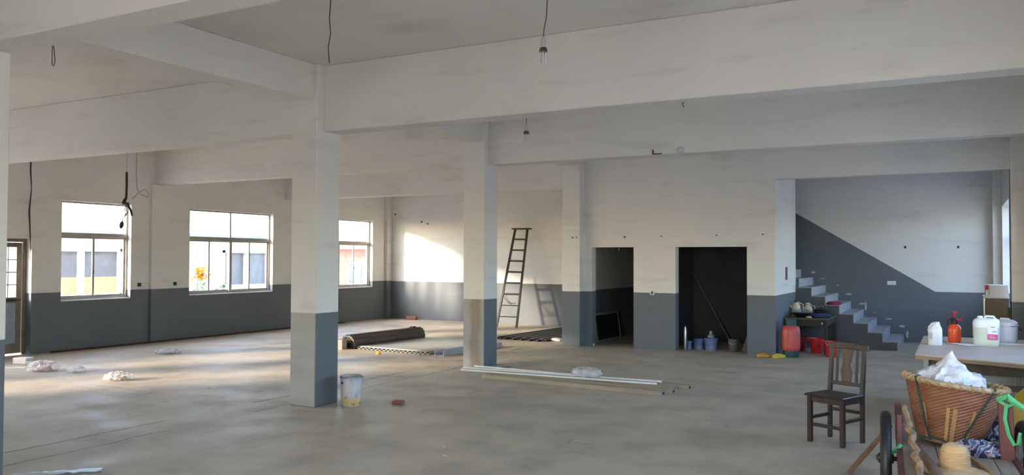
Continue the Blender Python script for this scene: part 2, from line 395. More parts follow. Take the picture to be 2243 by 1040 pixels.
def wall_panel(name, m, axis, a, b, u0, u1, z0, z1, holes=()):
    """wall slab between planes a and b of the axis, with rectangular openings (u0,u1,z0,z1)"""
    us = sorted({u0, u1} | {h[i] for h in holes for i in (0, 1)}); zs = sorted({z0, z1} | {h[i] for h in holes for i in (2, 3)})
    us = [u for u in us if u0 <= u <= u1]; zs = [z for z in zs if z0 <= z <= z1]
    def solid(i, j):
        if i < 0 or j < 0 or i >= len(us)-1 or j >= len(zs)-1: return False
        cu, cz = (us[i]+us[i+1])/2, (zs[j]+zs[j+1])/2
        return not any(h[0] < cu < h[1] and h[2] < cz < h[3] for h in holes)
    P = (lambda t, u, z: (t, u, z)) if axis == 'x' else (lambda t, u, z: (u, t, z))
    B = MB()
    for i in range(len(us)-1):
        for j in range(len(zs)-1):
            if not solid(i, j): continue
            p, q, r, s = us[i], us[i+1], zs[j], zs[j+1]
            for t in (a, b): B.add([P(t, p, r), P(t, q, r), P(t, q, s), P(t, p, s)], [(0, 1, 2, 3)])
            for di, dj, e in ((-1, 0, (p, r, p, s)), (1, 0, (q, r, q, s)), (0, -1, (p, r, q, r)), (0, 1, (p, s, q, s))):
                if not solid(i+di, j+dj):
                    B.add([P(a, e[0], e[1]), P(b, e[0], e[1]), P(b, e[2], e[3]), P(a, e[2], e[3])], [(0, 1, 2, 3)])
    o = B.build(name, m)
    bm = bmesh.new(); bm.from_mesh(o.data); bmesh.ops.remove_doubles(bm, verts=bm.verts, dist=1e-4)
    bmesh.ops.recalc_face_normals(bm, faces=bm.faces); bm.to_mesh(o.data); bm.free()
    return o

# ------------------------------------------------------------------ room shell
struct(MB().bx(-14.6, 1.35, YB-.3, 19.3, -.25, 0).build('floor', 'floor'), 'worn grey-beige concrete floor of the empty workshop', 'floor')
struct(MB().bx(-14.6, 1.35, YB-.3, 19.3, ZC, ZC+.2).build('ceiling', 'plaster'), 'white plastered concrete ceiling slab above the beams', 'ceiling')
struct(MB().bx(-90, 70, -70, 90, -.5, -.251).build('ground_outside', 'ground'), 'pale concrete yard outside the windows', 'ground')
struct(wall_panel('wall_left', 'plaster', 'x', XL-.24, XL, YB-.24, YF+.2, 0, ZC, LEFT_OPEN), 'long white and grey painted wall with three bright windows', 'wall')
wb = struct(wall_panel('wall_back', 'plaster_slope', 'y', YF, YF+.2, XL-.24, XR+.24, 0, ZC), 'far end wall whose grey paint band slopes up beside the stairs', 'wall')
struct(wall_panel('wall_partition', 'plaster', 'y', 14.9, 15.1, -6.43, XR, 0, ZC,
       [(-6.27, -5.41, 0, 1.93), (-4.59, -3.28, 0, 1.93), (-2.79, .755, 0, 3.12)]), 'partition wall with two dark doorways and a wide opening', 'wall')
struct(MB().bx(-6.72, -6.5, 15.1, YF, 0, ZC).build('wall_room_side', 'plaster'), 'cross wall running back from the pilaster beside the narrow doorway', 'wall')
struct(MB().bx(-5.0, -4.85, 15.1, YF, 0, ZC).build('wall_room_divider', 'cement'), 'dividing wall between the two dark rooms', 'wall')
struct(MB().bx(-2.99, -2.79, 15.1, 17.0, 0, ZC).build('wall_stair_jamb', 'plaster'), 'white and grey side wall of the stair opening', 'wall')
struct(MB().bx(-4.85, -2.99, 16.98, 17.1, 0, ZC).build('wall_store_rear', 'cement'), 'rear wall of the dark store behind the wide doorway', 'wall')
struct(wall_panel('wall_right', 'plaster', 'x', XR, XR+.24, YB-.24, 15.1, 0, ZC, RIGHT_OPEN), 'outer wall with windows beside the workbench', 'wall')
struct(wall_panel('wall_stair_window', 'plaster', 'x', .8, XR+.24, 15.1, YF, 0, ZC, [(16.2, 18.5, .9, 2.75)]), 'outer wall of the stair hall holding a tall window', 'wall')
struct(wall_panel('wall_front', 'plaster', 'y', YB-.24, YB, XL, XR, 0, ZC, [ADDED_GATE]), 'unseen white and grey front wall with a gateway added for daylight', 'wall')

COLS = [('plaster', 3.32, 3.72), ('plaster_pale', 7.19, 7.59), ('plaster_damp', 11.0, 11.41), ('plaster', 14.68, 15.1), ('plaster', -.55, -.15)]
CL = ['square column beside the loose strip of foil on the floor', 'square white and grey column with the paint pail at its foot', 'square column whose grey base is stained brown by damp',
      'square pilaster at the corner beside the narrow dark doorway', 'square column standing in the row nearest the front wall']
for i, (mt, y0, y1) in enumerate(COLS):
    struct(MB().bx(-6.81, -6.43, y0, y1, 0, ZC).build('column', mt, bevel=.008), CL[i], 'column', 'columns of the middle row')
    struct(MB().bx(.755, 1.13, y0, y1, 0, ZC).build('column', 'plaster', bevel=.008), 'square wall pier of the outer wall beside the workbench', 'column', 'piers of the outer wall')
struct(MB().bx(XL, XL+.07, 11.02, 11.45, 0, 3.17).build('trim_1', 'plaster', bevel=.005), 'shallow pier on the left wall between the two sockets', 'pier')
struct(MB().bx(XL, XL+.1, 18.72, YF, 0, ZC).build('trim_2', 'plaster', bevel=.005), 'shallow corner pier beside the sunlit end wall', 'pier')
struct(MB().bx(.645, .8, 18.68, YF, 0, ZC).build('trim_3', 'plaster', bevel=.005), 'corner pier beside the tall stair hall window', 'pier')
BEAMS = [(3.43, 3.72, 3.27), (7.305, 7.59, 3.165), (11.13, 11.41, 3.175), (-.44, -.15, 3.27)]
for y0, y1, z in BEAMS:
    for x0, x1 in ((XL, -6.81), (-6.43, .755)):
        struct(MB().bx(x0, x1, y0, y1, z, ZC).build('beam', 'plaster', bevel=.01), 'deep white plastered beam spanning from the middle column row to an outer wall', 'beam', 'cross beams')
struct(MB().bx(XL, -6.81, 14.79, 15.1, 3.1, ZC).build('beam', 'plaster', bevel=.01), 'deep white beam between the pilaster and the left wall, before the ladder', 'beam')
for y0, y1 in ((3.72, 7.19), (7.59, 11.0), (11.41, 14.68), (-.15, 3.32)):
    struct(MB().bx(-6.76, -6.48, y0, y1, 3.526, ZC).build('beam', 'plaster', bevel=.01), 'shallower white beam joining two columns of the middle row', 'beam', 'lengthwise beams')

# ------------------------------------------------------------------ windows
def window(num, x, y0, y1, z0, z1, nsash, nx, label, side=1):
    """aluminium window in plane x: fixed toplights above a transom, sliding sashes below"""
    root = thing('window_%d' % num, label, 'window', (x, y0, z0)); root['kind'] = 'structure'
    W, H = y1-y0, z1-z0; zt = H*.665; t = .05
    f = MB(); f.bx(-t/2, t/2, 0, W, 0, .05); f.bx(-t/2, t/2, 0, W, H-.035, H); f.bx(-t/2, t/2, 0, .04, .05, H-.035); f.bx(-t/2, t/2, W-.04, W, .05, H-.035)
    f.build('frame', 'alu', root, bevel=.004)
    MB().bx(-.045, .045, .04, W-.04, zt-.035, zt+.035).build('transom', 'alu', root, bevel=.004)
    for k in range(1, nx):
        MB().bx(-t/2, t/2, W*k/nx-.022, W*k/nx+.022, zt+.035, H-.035).build('toplight_mullion', 'alu', root)
    if nx > 1: MB().bx(-.04, .04, W/2-.035, W/2+.035, .05, zt-.035).build('mullion', 'alu', root)
    for k in range(nx):
        MB().bx(-.003, .003, W*k/nx+.03, W*(k+1)/nx-.03, zt+.035, H-.035).build('pane', 'glass', root)
    sw = (W-.08)/nsash
    for k in range(nsash):
        a = .04+sw*k; xo = (-.012 if k % 2 else .012)*side
        s = MB(); s.bx(xo-.01, xo+.01, a, a+.03, .05, zt-.035); s.bx(xo-.01, xo+.01, a+sw-.03, a+sw, .05, zt-.035)
        s.bx(xo-.01, xo+.01, a+.03, a+sw-.03, .05, .09); s.bx(xo-.01, xo+.01, a+.03, a+sw-.03, zt-.07, zt-.035)
        so = s.build('sash', 'alu', root)
        MB().bx(xo-.002, xo+.002, a+.03, a+sw-.03, .09, zt-.07).build('pane', 'glass', so)
        if k % 2 == 0: MB().bx(xo+.01*side-.008, xo+.01*side+.018, a+sw-.035, a+sw-.005, .5, .56).build('latch', 'bakelite', so, bevel=.003)
    return root
window(1, XL-.13, 9.18, 10.6, .9, 2.73, 2, 1, 'two-pane sliding window beside the glazed door in left wall')
window(2, XL-.13, 12.0, 14.4, .9, 2.73, 4, 2, 'wide four-pane window showing a yellow flower outside')
window(3, XL-.13, 15.55, 18.18, .9, 2.73, 4, 2, 'four-pane window near the sunlit end wall corner')
for i, (a, b, c, d_) in enumerate(RIGHT_OPEN):
    window(4+i, XR+.13, a, b, c, d_, 4, 2, 'four-pane window in the outer wall beside the workbench, bay %s' % ['of the cart', 'of the workbench', 'before the stair hall'][i], -1)
window(8, XL-.13, 4.3, 6.7, .9, 2.73, 4, 2, 'four-pane window in the left wall before the glazed door')
window(9, XL-.13, .6, 3.0, .9, 2.73, 4, 2, 'four-pane window in the left wall closest to the front wall')
window(7, 1.08, 16.2, 18.5, .9, 2.75, 4, 2, 'tall bright window seen edge-on in the stair hall', -1)
# sills
for k, (a, b, c, d_) in enumerate(LEFT_OPEN[1:4]):
    struct(MB().bx(XL-.23, XL+.012, a, b, c, c+.02).build('trim_%d' % (4+k), 'socket', bevel=.004), ['thin white sill under the two-pane window', 'thin white sill under the window with the yellow flower', 'thin white sill under the window near the end wall corner'][k], 'window sill')

# door in the left wall
dr = thing('door_1', 'glazed metal door with barred upper panes and pale lower panel', 'door', (XL-.19, 7.64, 0)); dr['kind'] = 'structure'
f = MB(); f.bx(-.04, .04, 0, .06, 0, 2.02); f.bx(-.04, .04, .94, 1.0, 0, 2.02); f.bx(-.04, .04, .06, .94, 1.96, 2.02); f.build('frame', 'doorframe', dr, bevel=.004)
lf = MB(); lf.bx(-.02, .02, .07, .15, .03, 1.95); lf.bx(-.02, .02, .84, .93, .03, 1.95); lf.bx(-.02, .02, .15, .84, 1.87, 1.95); lf.bx(-.02, .02, .15, .84, .90, 1.0); lf.bx(-.02, .02, .15, .84, .03, .2)
leaf = lf.build('door_leaf', 'doorframe', dr, bevel=.003)
MB().bx(-.01, .012, .15, .84, .2, .9).build('lower_panel', 'doorblue', leaf)
for j in range(4):
    for k in range(5):
        MB().bx(-.003, .003, .15+k*.138+.008, .15+(k+1)*.138-.008, 1.0+j*.2175+.008, 1.0+(j+1)*.2175-.008).build('pane', 'glass', leaf)
for k in range(1, 5): MB().bx(-.008, .008, .15+k*.138-.008, .15+k*.138+.008, 1.0, 1.87).build('glazing_bar', 'doorframe', leaf)
for j in range(1, 4): MB().bx(-.0081, .0081, .15, .84, 1.0+j*.2175-.008, 1.0+j*.2175+.008).build('glazing_bar', 'doorframe', leaf)
MB().tube([(.02, .88, .96), (.07, .88, .96), (.07, .78, .96)], .01).build('handle', 'iron', leaf, smooth=True)
MB().bx(.02, .035, .6, .84, .93, .97).build('bolt', 'iron', leaf)

# ------------------------------------------------------------------ stairs
st = thing('staircase', 'cement stair flight rising along the end wall with pale treads', 'stairs', (0, 0, 0)); st['kind'] = 'structure'
NX, TR, RI = -.975, .254, .1655
prof = [(NX, 0)]
for k in range(12): prof += [(NX-TR*k, RI*(k+1)-.012), (NX-TR*(k+1), RI*(k+1)-.012)]
prof.append((NX-TR*12, 0))
MB().prism(prof, 'y', 17.102, YF).build('stair_body', 'stepside', st)
# the visible stretch of the flight comes forward to the jamb wall line
prof2 = [(NX, 0)]
for k in range(7): prof2 += [(NX-TR*k, RI*(k+1)-.012), (max(NX-TR*(k+1), -2.785), RI*(k+1)-.012)]
prof2.append((-2.785, RI*8-.012)); prof2 = prof2 + [(-2.789, RI*8-.012), (-2.789, 0)]
MB().prism(prof2, 'y', 16.99, 17.102).build('stair_side', 'stepside', st)
for k in range(12):
    y0 = 16.985 if NX-TR*(k+1) > -2.78 else 17.102
    b = MB(); xa, xb = NX-TR*k, NX-TR*(k+1)
    b.prism([(xa+.012, RI*k), (xa+.012, RI*(k+1)), (xb, RI*(k+1)), (xb, RI*(k+1)-.012), (xa, RI*(k+1)-.012), (xa, RI*k)], 'y', y0, YF-.002)
    b.build('step', 'steppale', st)
def smear(parent, x, y, z, wx, wz, sd_):
    pts = []
    for k in range(12):
        a = 2*math.pi*k/12; r = 1+.6*noise.noise(Vector((math.cos(a)*2.2+sd_*5, math.sin(a)*1.5, sd_)))
        pts.append((x+math.cos(a)*wx*r, z+math.sin(a)*wz*r))
    return MB().prism(pts, 'y', y-.004, y).build('plaster_patch', 'plastersmear', parent)
for k in range(8):
    smear(wb, NX-TR*k-.02+.03*math.sin(k*3), YF, RI*(k+1)+.13+.03*math.cos(k*5), .055+.025*math.sin(k*2.3), .014+.008*math.cos(k*1.7), k*1.37)
smear(wb, NX-TR*3+.05, YF, RI*4+.05, .022, .09, 11); smear(wb, NX-TR*0+.08, YF, RI*1-.0, .02, .08, 12)

# ------------------------------------------------------------------ wall fittings
def plate(name, label, cat, p, axis, wd, ht, parts):
    t = thing(name, label, cat, p)
    def bxx(u0, u1, z0, z1, d0, d1): 
        return MB().bx(d0, d1, u0, u1, z0, z1) if axis == 'x' else MB().bx(u0, u1, -d1, -d0, z0, z1)
    bxx(-wd/2, wd/2, -ht/2, ht/2, 0, .012).build('plate', 'socket', t, bevel=.004)
    for (nm, u0, u1, z0, z1, m) in parts: bxx(u0, u1, z0, z1, .012, .017).build(nm, m, t, bevel=.001)
    return t
for y, lb in ((10.87, 'wall socket with black face beside the two-pane window'), (11.71, 'wall socket with black face beside the wide flower window')):
    plate('wall_socket', lb, 'socket', (XL, y, 1.16), 'x', .26, .09, [('socket_face', -.12, -.04, -.035, .035, 'dark_hole'), ('socket_face', -.03, .04, -.035, .035, 'socket'), ('rocker', .05, .12, -.035, .035, 'socket')])
plate('light_switch', 'cream light switch between the two dark doorways', 'switch', (-5.037, 14.9, 1.07), 'y', .085, .085, [('rocker', -.018, .018, -.028, .028, 'bakelite')])
plate('wall_socket', 'double white socket on the grey wall above the stairs', 'socket', (-1.185, YF, 1.22), 'y', .17, .085, [('socket_face', -.075, -.008, -.032, .032, 'socket'), ('socket_face', .008, .075, -.032, .032, 'socket')])
pq = thing('wall_plaque', 'narrow red-brown plaque on the white wall above the gas bottle', 'sign', (-2.79, 15.95, 1.445))
MB().bx(0, .012, -.085, .085, -.12, .12).build('board', mat('faded_red_plaque', (.28, .09, .09), .6), pq, bevel=.002)
MB().bx(.012, .014, -.055, .055, -.09, .09).build('print', mat('plaque_print', (.22, .10, .10), .6, var=.3, vscale=40), pq)

def hang_wire(name, label, pts, r, m='wire', cat='wire'):
    return tag(MB().tube(pts, r, 6).build(name, m, smooth=True), label, cat)
# ceiling bulbs
def bulb(label, x, y, zb, bend):
    t = thing('pendant_bulb', label, 'light bulb', (x, y, zb))
    top = ZC-zb
    MB().tube([(0, 0, .195), (bend*.2, 0, .25), (bend, .01, .35), (bend*1.4, .01, .5), (bend*1.6, 0, top)], .004, 6).build('cord', 'wire', t, smooth=True)
    MB().lathe([(.008, .2), (.017, .19), (.021, .165), (.021, .125), (.024, .12)], 16, capt=True).build('lamp_holder', 'bulbbase', t, smooth=True)
    MB().lathe([(.024, .12), (.030, .105), (.032, .095), (.032, .088), (.029, .083)], 16).build('ballast', 'bakelite', t, smooth=True)
    for k in range(3):
        a = k*2*math.pi/3+.4; c, s = math.cos(a)*.019, math.sin(a)*.019; px, py = -math.sin(a)*.009, math.cos(a)*.009
        MB().tube([(c+px, s+py, .085), (c+px, s+py, .01), (c+px*.7, s+py*.7, .002), (c, s, 0), (c-px*.7, s-py*.7, .002), (c-px, s-py, .01), (c-px, s-py, .085)], .0065, 8).build('tube', 'bulb', t, smooth=True)
    return t
bulb('compact fluorescent bulb on a bent cord before the nearer deep beam', -2.71, 5.5, 3.165, .02)
bulb('compact fluorescent bulb hanging behind the nearer deep beam', -4.096, 7.9, 2.97, 0)
hang_wire('hanging_wire', 'thin bare brown wire hanging from the ceiling before the pail column', [(-4.69, 5.4, ZC), (-4.705, 5.4, 3.75), (-4.69, 5.4, 3.62), (-4.715, 5.4, 3.5), (-4.70, 5.4, 3.37)], .005)
hang_wire('wire_loop', 'thin wire loop hanging from the ceiling over the plastic bags', [(-6.99, 4.4, ZC), (-6.99, 4.4, 3.56), (-6.995, 4.4, 3.44), (-6.985, 4.4, 3.385), (-6.965, 4.4, 3.38), (-6.95, 4.4, 3.42), (-6.965, 4.4, 3.52), (-6.985, 4.4, 3.6)], .004)
bc = thing('hanging_cable', 'thick black cable end with knot dangling before the two-pane window', 'cable', (-10.1, 7.45, 0))
MB().tube([(.0, 0, 3.165), (0, 0, 2.87)], .003, 6).build('thin_wire', 'palewire', bc)
MB().tube([(0, 0, 2.88), (.003, 0, 2.7), (-.004, 0, 2.52)], .016, 8).build('cable', 'black', bc, smooth=True)
MB().tube([(-.004, 0, 2.53), (-.04, .01, 2.50), (-.03, -.02, 2.45), (.03, 0, 2.44), (.05, 0, 2.40), (.10, 0, 2.34), (.125, 0, 2.27)], [.016, .024, .026, .022, .016, .015, .012], 8).build('knot', 'black', bc, smooth=True)
MB().tube([(0, 0, 2.45), (-.03, 0, 2.36), (-.02, .01, 2.3), (-.07, 0, 2.23), (-.08, 0, 2.18)], .006, 6).build('loose_wire', 'black', bc, smooth=True)
MB().tube([(.02, 0, 2.45), (.0, 0, 2.36), (.015, .01, 2.32), (-.02, 0, 2.27)], .006, 6).build('loose_wire', 'black', bc, smooth=True)
MB().tube([(-.075, 0, 2.2), (-.085, 0, 2.17), (-.10, 0, 2.13), (-.105, 0, 2.10)], [.01, .028, .028, .012], 8).build('plug', 'black', bc, smooth=True)
hang_wire('wall_cable', 'dark cable running down the wall above the glazed door', [(XL+.012, 8.60, 3.9), (XL+.012, 8.585, 3.2), (XL+.012, 8.61, 2.9), (XL+.012, 8.575, 2.5), (XL+.012, 8.60, 2.1), (XL+.012, 8.61, 1.85), (XL+.012, 8.60, 1.64)], [.006, .012, .006, .013, .009, .006, .004], 'iron', 'cable')
hang_wire('wall_wire', 'thin looping wire on the wall above the first socket', [(XL+.01, 10.69, 3.9), (XL+.01, 10.69, 3.3), (XL+.01, 10.71, 3.05), (XL+.01, 10.76, 2.98), (XL+.01, 10.88, 3.06), (XL+.01, 10.98, 2.98), (XL+.01, 10.96, 2.9), (XL+.01, 10.85, 2.93), (XL+.01, 10.72, 2.97), (XL+.01, 10.68, 2.9), (XL+.01, 10.6, 2.84)], .005, 'palewire')
hang_wire('wire_stub', 'short dark wire stub under the nearer deep beam', [(-2.22, 7.45, 3.165), (-2.225, 7.45, 3.14), (-2.21, 7.45, 3.115)], .005)
bk = thing('beam_bracket', 'small bent bracket on the lower edge of the farther deep beam', 'bracket', (-3.75, 11.128, 3.19))
MB().bx(-.006, .006, -.02, 0, 0, .06).build('upright', 'rust', bk); MB().bx(-.006, .13, -.02, 0, -.012, 0).build('foot', 'rust', bk)
tag(lump('plaster_lump', 'plastersmear', None, .05, .02, .045, .3, seed=4, n=14, rows=9, loc=(-3.35, 11.12, 3.18)), 'grey plaster lump on the lower edge of the farther deep beam', 'plaster lump')
for x, z, lb in ((-6.62+.03, 2.12, 'small dark hole in the pilaster face'), (-5.6, 2.13, 'small dark wire stub above the narrow dark doorway')):
    y = 14.68 if x < -6.43 else 14.9
    tag(MB().tube([(x, y+.005, z), (x, y-.02, z), (x+.03, y-.03, z-.01)], .012, 6).build('wire_stub', 'iron', smooth=True), lb, 'wire')
hg = thing('door_wire', 'short pale wire hanging in the head of the narrow dark doorway', 'wire', (-5.75, 15.0, 1.93))
MB().tube([(0, 0, 0), (.01, 0, -.04), (-.005, 0, -.07)], .008, 6).build('wire', 'palewire', hg, smooth=True)

tag(MB().tube([(XL+.10, 8.95, .018), (XL+.12, 11, .018), (XL+.11, 14, .018), (XL+.1, 16.9, .018)], .018, 8).build('steel_pipe', 'rust', smooth=True), 'long rusty steel pipe lying along the foot of the left wall', 'pipe')

for x, y, z in ((-4.86, 14.9, 2.13), (-3.82, 14.9, 2.14), (-3.0, 14.9, 2.15), (-6.5, 14.68, 2.12)):
    tag(MB().prism([(x+.014*math.cos(a), z+.012*math.sin(a)) for a in [i*math.pi/4 for i in range(8)]], 'y', y-.008, y+.002).build('wall_plug', 'iron'), 'tiny dark plug in the partition wall above the doorways', 'wall plug', 'plugs above the doorways')
for x, z in ((-14.0, 2.95), (-13.1, 2.72), (-12.9, 2.66)):
    tag(MB().prism([(x+.03*math.cos(a), z+.022*math.sin(a)) for a in [i*math.pi/4 for i in range(8)]], 'y', YF-.008, YF+.002).build('wall_plug', 'iron'), 'tiny dark plug in the end wall above the sunlit patch', 'wall plug', 'plugs in the end wall')
for x in (-.92, .05):
    tag(MB().prism([(x+.02*math.cos(a), 1.97+.03*math.sin(a)) for a in [i*math.pi/4 for i in range(8)]], 'y', YF-.008, YF+.002).build('wall_plug', 'iron'), 'tiny dark plug in the stair hall wall above the sloping band', 'wall plug', 'plugs in the stair hall wall')
# ------------------------------------------------------------------ ladder
ld = thing('ladder', 'dark iron folding ladder leaning against the end wall', 'ladder', (0, 0, 0))
TL, TRt, BL, BRt = Vector((-10.02, 18.72, 2.46)), Vector((-9.665, 18.72, 2.45)), Vector((-10.075, 17.85, 0)), Vector((-9.565, 17.95, 0))
MB().bar(BL, TL, .035, .05, (1, 0, 0)).build('rail', 'iron', ld); MB().bar(BRt, TRt, .035, .05, (1, 0, 0)).build('rail', 'iron', ld)
for k in range(8):
    t = 1-(.105+k*.113); a = BL.lerp(TL, t); b = BRt.lerp(TRt, t)
    MB().bar(a, b, .022, .045 if k < 6 else .025).build('rung', 'iron', ld)
MB().bx(-10.085, -9.61, 18.63, 18.86, 2.455, 2.49).build('top_step', 'iron', ld, bevel=.006)
a = BL.lerp(TL, .335); 
MB().tube([a+Vector((.08, -.02, 0)), a+Vector((.13, -.05, -.1)), a+Vector((.22, -.06, -.22)), a+Vector((.33, -.05, -.25)), a+Vector((.38, -.03, -.22))], .008, 6).build('tied_wire', 'black', ld, smooth=True)
MB().tube([a+Vector((.03, -.02, 0)), a+Vector((.06, -.05, -.08)), a+Vector((.16, -.06, -.2)), a+Vector((.28, -.05, -.27))], .008, 6).build('tied_wire', 'black', ld, smooth=True)

# ------------------------------------------------------------------ panels and sheets on the floor
rs = thing('ridged_panel_roll', 'dark brown ridged panel stack bent into a long arch', 'panels', (-10.08, 12.16, 0), R(-1.5))
def arch(w0, h, n, ridge):
    pts = []
    for k in range(n+1):
        a = math.pi*(1-k/n); r = 1+(ridge if k % 2 else -ridge)
        pts.append((math.copysign(abs(math.cos(a))**.75, math.cos(a))*w0*r, max(0, abs(math.sin(a))**.62*h*r)))
    return pts
outp = arch(.165, .245, 16, .045); inn = [(x*.86, max(0, z*.88)) for x, z in outp]
MB().prism(outp+inn[::-1], 'y', 0, 2.25).build('ridged_shell', 'panelbrown', rs)
for k in range(5):
    i2 = [(x*(.84-.09*k), z*(.86-.09*k)) for x, z in outp]; j2 = [(x*(.79-.09*k), z*(.81-.09*k)) for x, z in outp]
    MB().prism(i2+j2[::-1], 'y', .02+.01*(k % 2), 2.23).build('inner_sheet', 'panelbrown', rs)
MB().bx(-.05, .03, 2.0, 2.1, .245, .275).build('tie_block', 'iron', rs)
tag(MB().bx(-.16, .10, -.14, 0, 0, .18).build('carton', 'cardboard', loc=(-10.14, 12.1, 0), bevel=.006), 'pale cardboard block at the end of the ridged panel arch', 'carton')
fs_ = thing('grey_sheet_stack', 'low stack of flat grey sheets over corrugated ones beside the panel arch', 'sheets', (-9.88, 12.2, 0), R(-4))
pp = []; nn = 34
for k in range(nn+1): pp.append((1.72*k/nn, .006 if k % 2 else .042))
MB().prism(pp+[(x, z-.008) for x, z in pp[::-1]], 'y', 0, 2.1).build('corrugated_sheet', 'panelgrey', fs_)
MB().bx(0, 1.72, .03, 2.1, .043, .05).build('flat_sheet', 'panelgrey', fs_); MB().bx(.03, 1.68, .06, 2.08, .0505, .056).build('flat_sheet', 'panelgrey', fs_)
ch = thing('metal_channel', 'pale galvanised channel lying on the grey sheet stack edge', 'channel', (-7.95, 12.05, .0), R(-3))
MB().prism([(-.10, 0), (.10, 0), (.10, .085), (.092, .085), (.092, .008), (-.092, .008), (-.092, .085), (-.10, .085)], 'y', 0, 1.9).build('channel_section', 'channel', ch, bevel=.001)
MB().bx(1.46, 1.68, -.03, .5, .0565, .064).build('packing_strip', 'cardboard', fs_)
rf = thing('roof_sheet_stack', 'dark corrugated roof sheets lying flat near the ladder', 'sheets', (-8.58, 15.2, 0), R(-4))
for j in range(2):
    pp = []
    for k in range(6): x = k*.2; pp += [(x, .005), (x+.05, .05), (x+.09, .05), (x+.14, .005)]
    pp = [(x+.02*j, z+.012*j+.006) for x, z in pp]
    MB().prism(pp+[(x, z-.006) for x, z in pp[::-1]], 'y', .04*j, 2.7).build('roof_sheet', 'paneldark', rf)
tag(lump('crumpled_paper', 'paper', None, .12, .09, .035, .4, seed=2, n=16, rows=8, loc=(-7.28, 15.45, 0)), 'crumpled white scrap beside the dark roof sheets', 'paper')
tag(lump('crumpled_paper', 'paper', None, .05, .04, .03, .4, seed=3, n=14, rows=8, loc=(-6.31, 14.99, 0)), 'small white scrap at the jamb of the narrow dark doorway', 'paper')
# cream panels and white pipes
px = thing('panel_pile', 'pile of cream ridged wall panels lying under the white pipes', 'panels', (-5.96, 10.14, 0), R(-4.7))
for k in range(4):
    b = MB(); y = k*.215; sh = [0, .05, -.03, .1][k]
    b.prism([(y, 0), (y+.195, 0), (y+.195, .048), (y+.15, .034), (y+.11, .052), (y+.07, .034), (y+.04, .052), (y, .052)], 'x', sh, 2.72+sh)
    b.build('panel', 'creampanel', px)
    MB().bx(2.721+sh, 2.724+sh, y+.06, y+.12, .006, .034).build('panel_end', 'dark_hole', px)
PL = [((-6.40, 10.28, .070), (-3.46, 10.41, .068)), ((-6.50, 10.50, .070), (-3.46, 10.62, .068)), ((-6.44, 10.74, .070), (-4.62, 10.63, .068))]
for i, (a, b) in enumerate(PL):
    t = MB(); t.tube([a, b], .0145, 12).build('plastic_pipe', 'pvc', smooth=True)
    o = bpy.data.objects[-1] if False else C.objects[-1]
    tag(o, ['long white plastic pipe lying along the front of the cream panels', 'long white plastic pipe lying across the middle of the cream panels', 'shorter white plastic pipe ending beside the clear bag on the panels'][i], 'pipe', 'white pipes on the panel pile')
tag(lump('plastic_bag', 'film', None, .19, .13, .07, .35, seed=6, loc=(-4.48, 10.45, .084)), 'clear crumpled plastic bag lying on the white pipes', 'bag')
wp = thing('wood_offcut', 'thin worn board at the foot of the damp-stained column', 'board', (-6.36, 11.25, 0), R(66))
MB().bx(-.24, .24, -.09, .09, .012, .03).build('board', 'creampanel', wp, bevel=.003); MB().bx(-.22, -.16, -.06, .06, 0, .012).build('batten', 'oldwood', wp)
# bricks and scraps
def brick(label, loc, rz, l=.23, w_=.11, h=.06):
    b = MB().bx(-l/2, l/2, -w_/2, w_/2, 0, h).build('brick', 'brick', bevel=.008, loc=loc); b.rotation_euler[2] = rz
    return tag(b, label, 'brick')
brick('red brick lying at the foot of the sunlit end wall', (-13.27, 18.74, 0), .1, .30, .12, .10)
brick('broken red brick piece in the column shadow beside the pail', (-5.73, 7.83, 0), .25, .13, .10, .045)
# pail
pl = thing('paint_pail', 'stained open paint pail standing against the column foot', 'pail', (-6.17, 7.52, 0))
pr_ = [(.108, .0), (.113, .006), (.119, .15), (.126, .3), (.130, .335)]
MB().lathe(pr_+[(.126, .335), (.122, .3), (.115, .15), (.109, .012)], 32, capt=True).build('body', 'pail', pl, smooth=True)
MB().lathe([(.126, .318), (.134, .322), (.135, .338), (.130, .342), (.124, .338)], 32, capb=False, capt=False).build('rim', 'chrome', pl, smooth=True)
MB().lathe([(.118, .20), (.001, .20)], 24, capb=False, capt=False).build('dried_paint', 'iron', pl)
for s in (-1, 1):
    m_ = Matrix.Rotation(R(-105 if s < 0 else 75), 4, 'Z') @ Matrix.Translation((.126, 0, .27)) @ Matrix.Rotation(R(90), 4, 'Y')
    MB().lathe([(.013, -.004), (.013, .006), (.006, .012)], 12, mtx=m_).build('handle_lug', 'blackplastic', pl, smooth=True)
# left floor litter
def bag(label, loc, sx, sy, sz, seed, content=None, rz=0):
    t = thing('plastic_bag', label, 'bag', loc, rz)
    lump('film', 'film', t, sx, sy, sz, .62, 2.6, seed, 40, 24)
    if content: lump('contents', content, t, sx*.5, sy*.5, sz*.5, .2, 2, seed+3, 16, 10, loc=(sx*.3, 0, .005))
    b = MB(); pts = []
    b.add([(-sx*.7, -.02, sz*.4), (-sx*1.35, -.06, .01), (-sx*1.45, .03, .05), (-sx*.8, .05, sz*.7)], [(0, 1, 2, 3)])
    b.add([(-sx*.7, -.03, sz*.4), (-sx*1.35, -.07, .005), (-sx*1.45, .02, .04), (-sx*.8, .06, sz*.66)], [(3, 2, 1, 0)])
    b.build('bag_neck', 'film', t)
    return t
M['peach'] = mat('peach_packing', (.60, .36, .26), .8); M['pinkred'] = mat('red_printed_packet', (.55, .16, .13), .6)
bag('thin white plastic bag lying flat near the left wall', (-12.3, 9.95, 0), .16, .13, .045, 1, None, R(35))
bag('clear plastic bag holding peach scraps, alone on the floor', (-10.22, 7.46, 0), .14, .11, .058, 2, 'peach', R(30))
bag('clear plastic bag with a red print beside white foam scraps', (-12.0, 7.5, 0), .17, .13, .075, 3, 'pinkred', R(20))
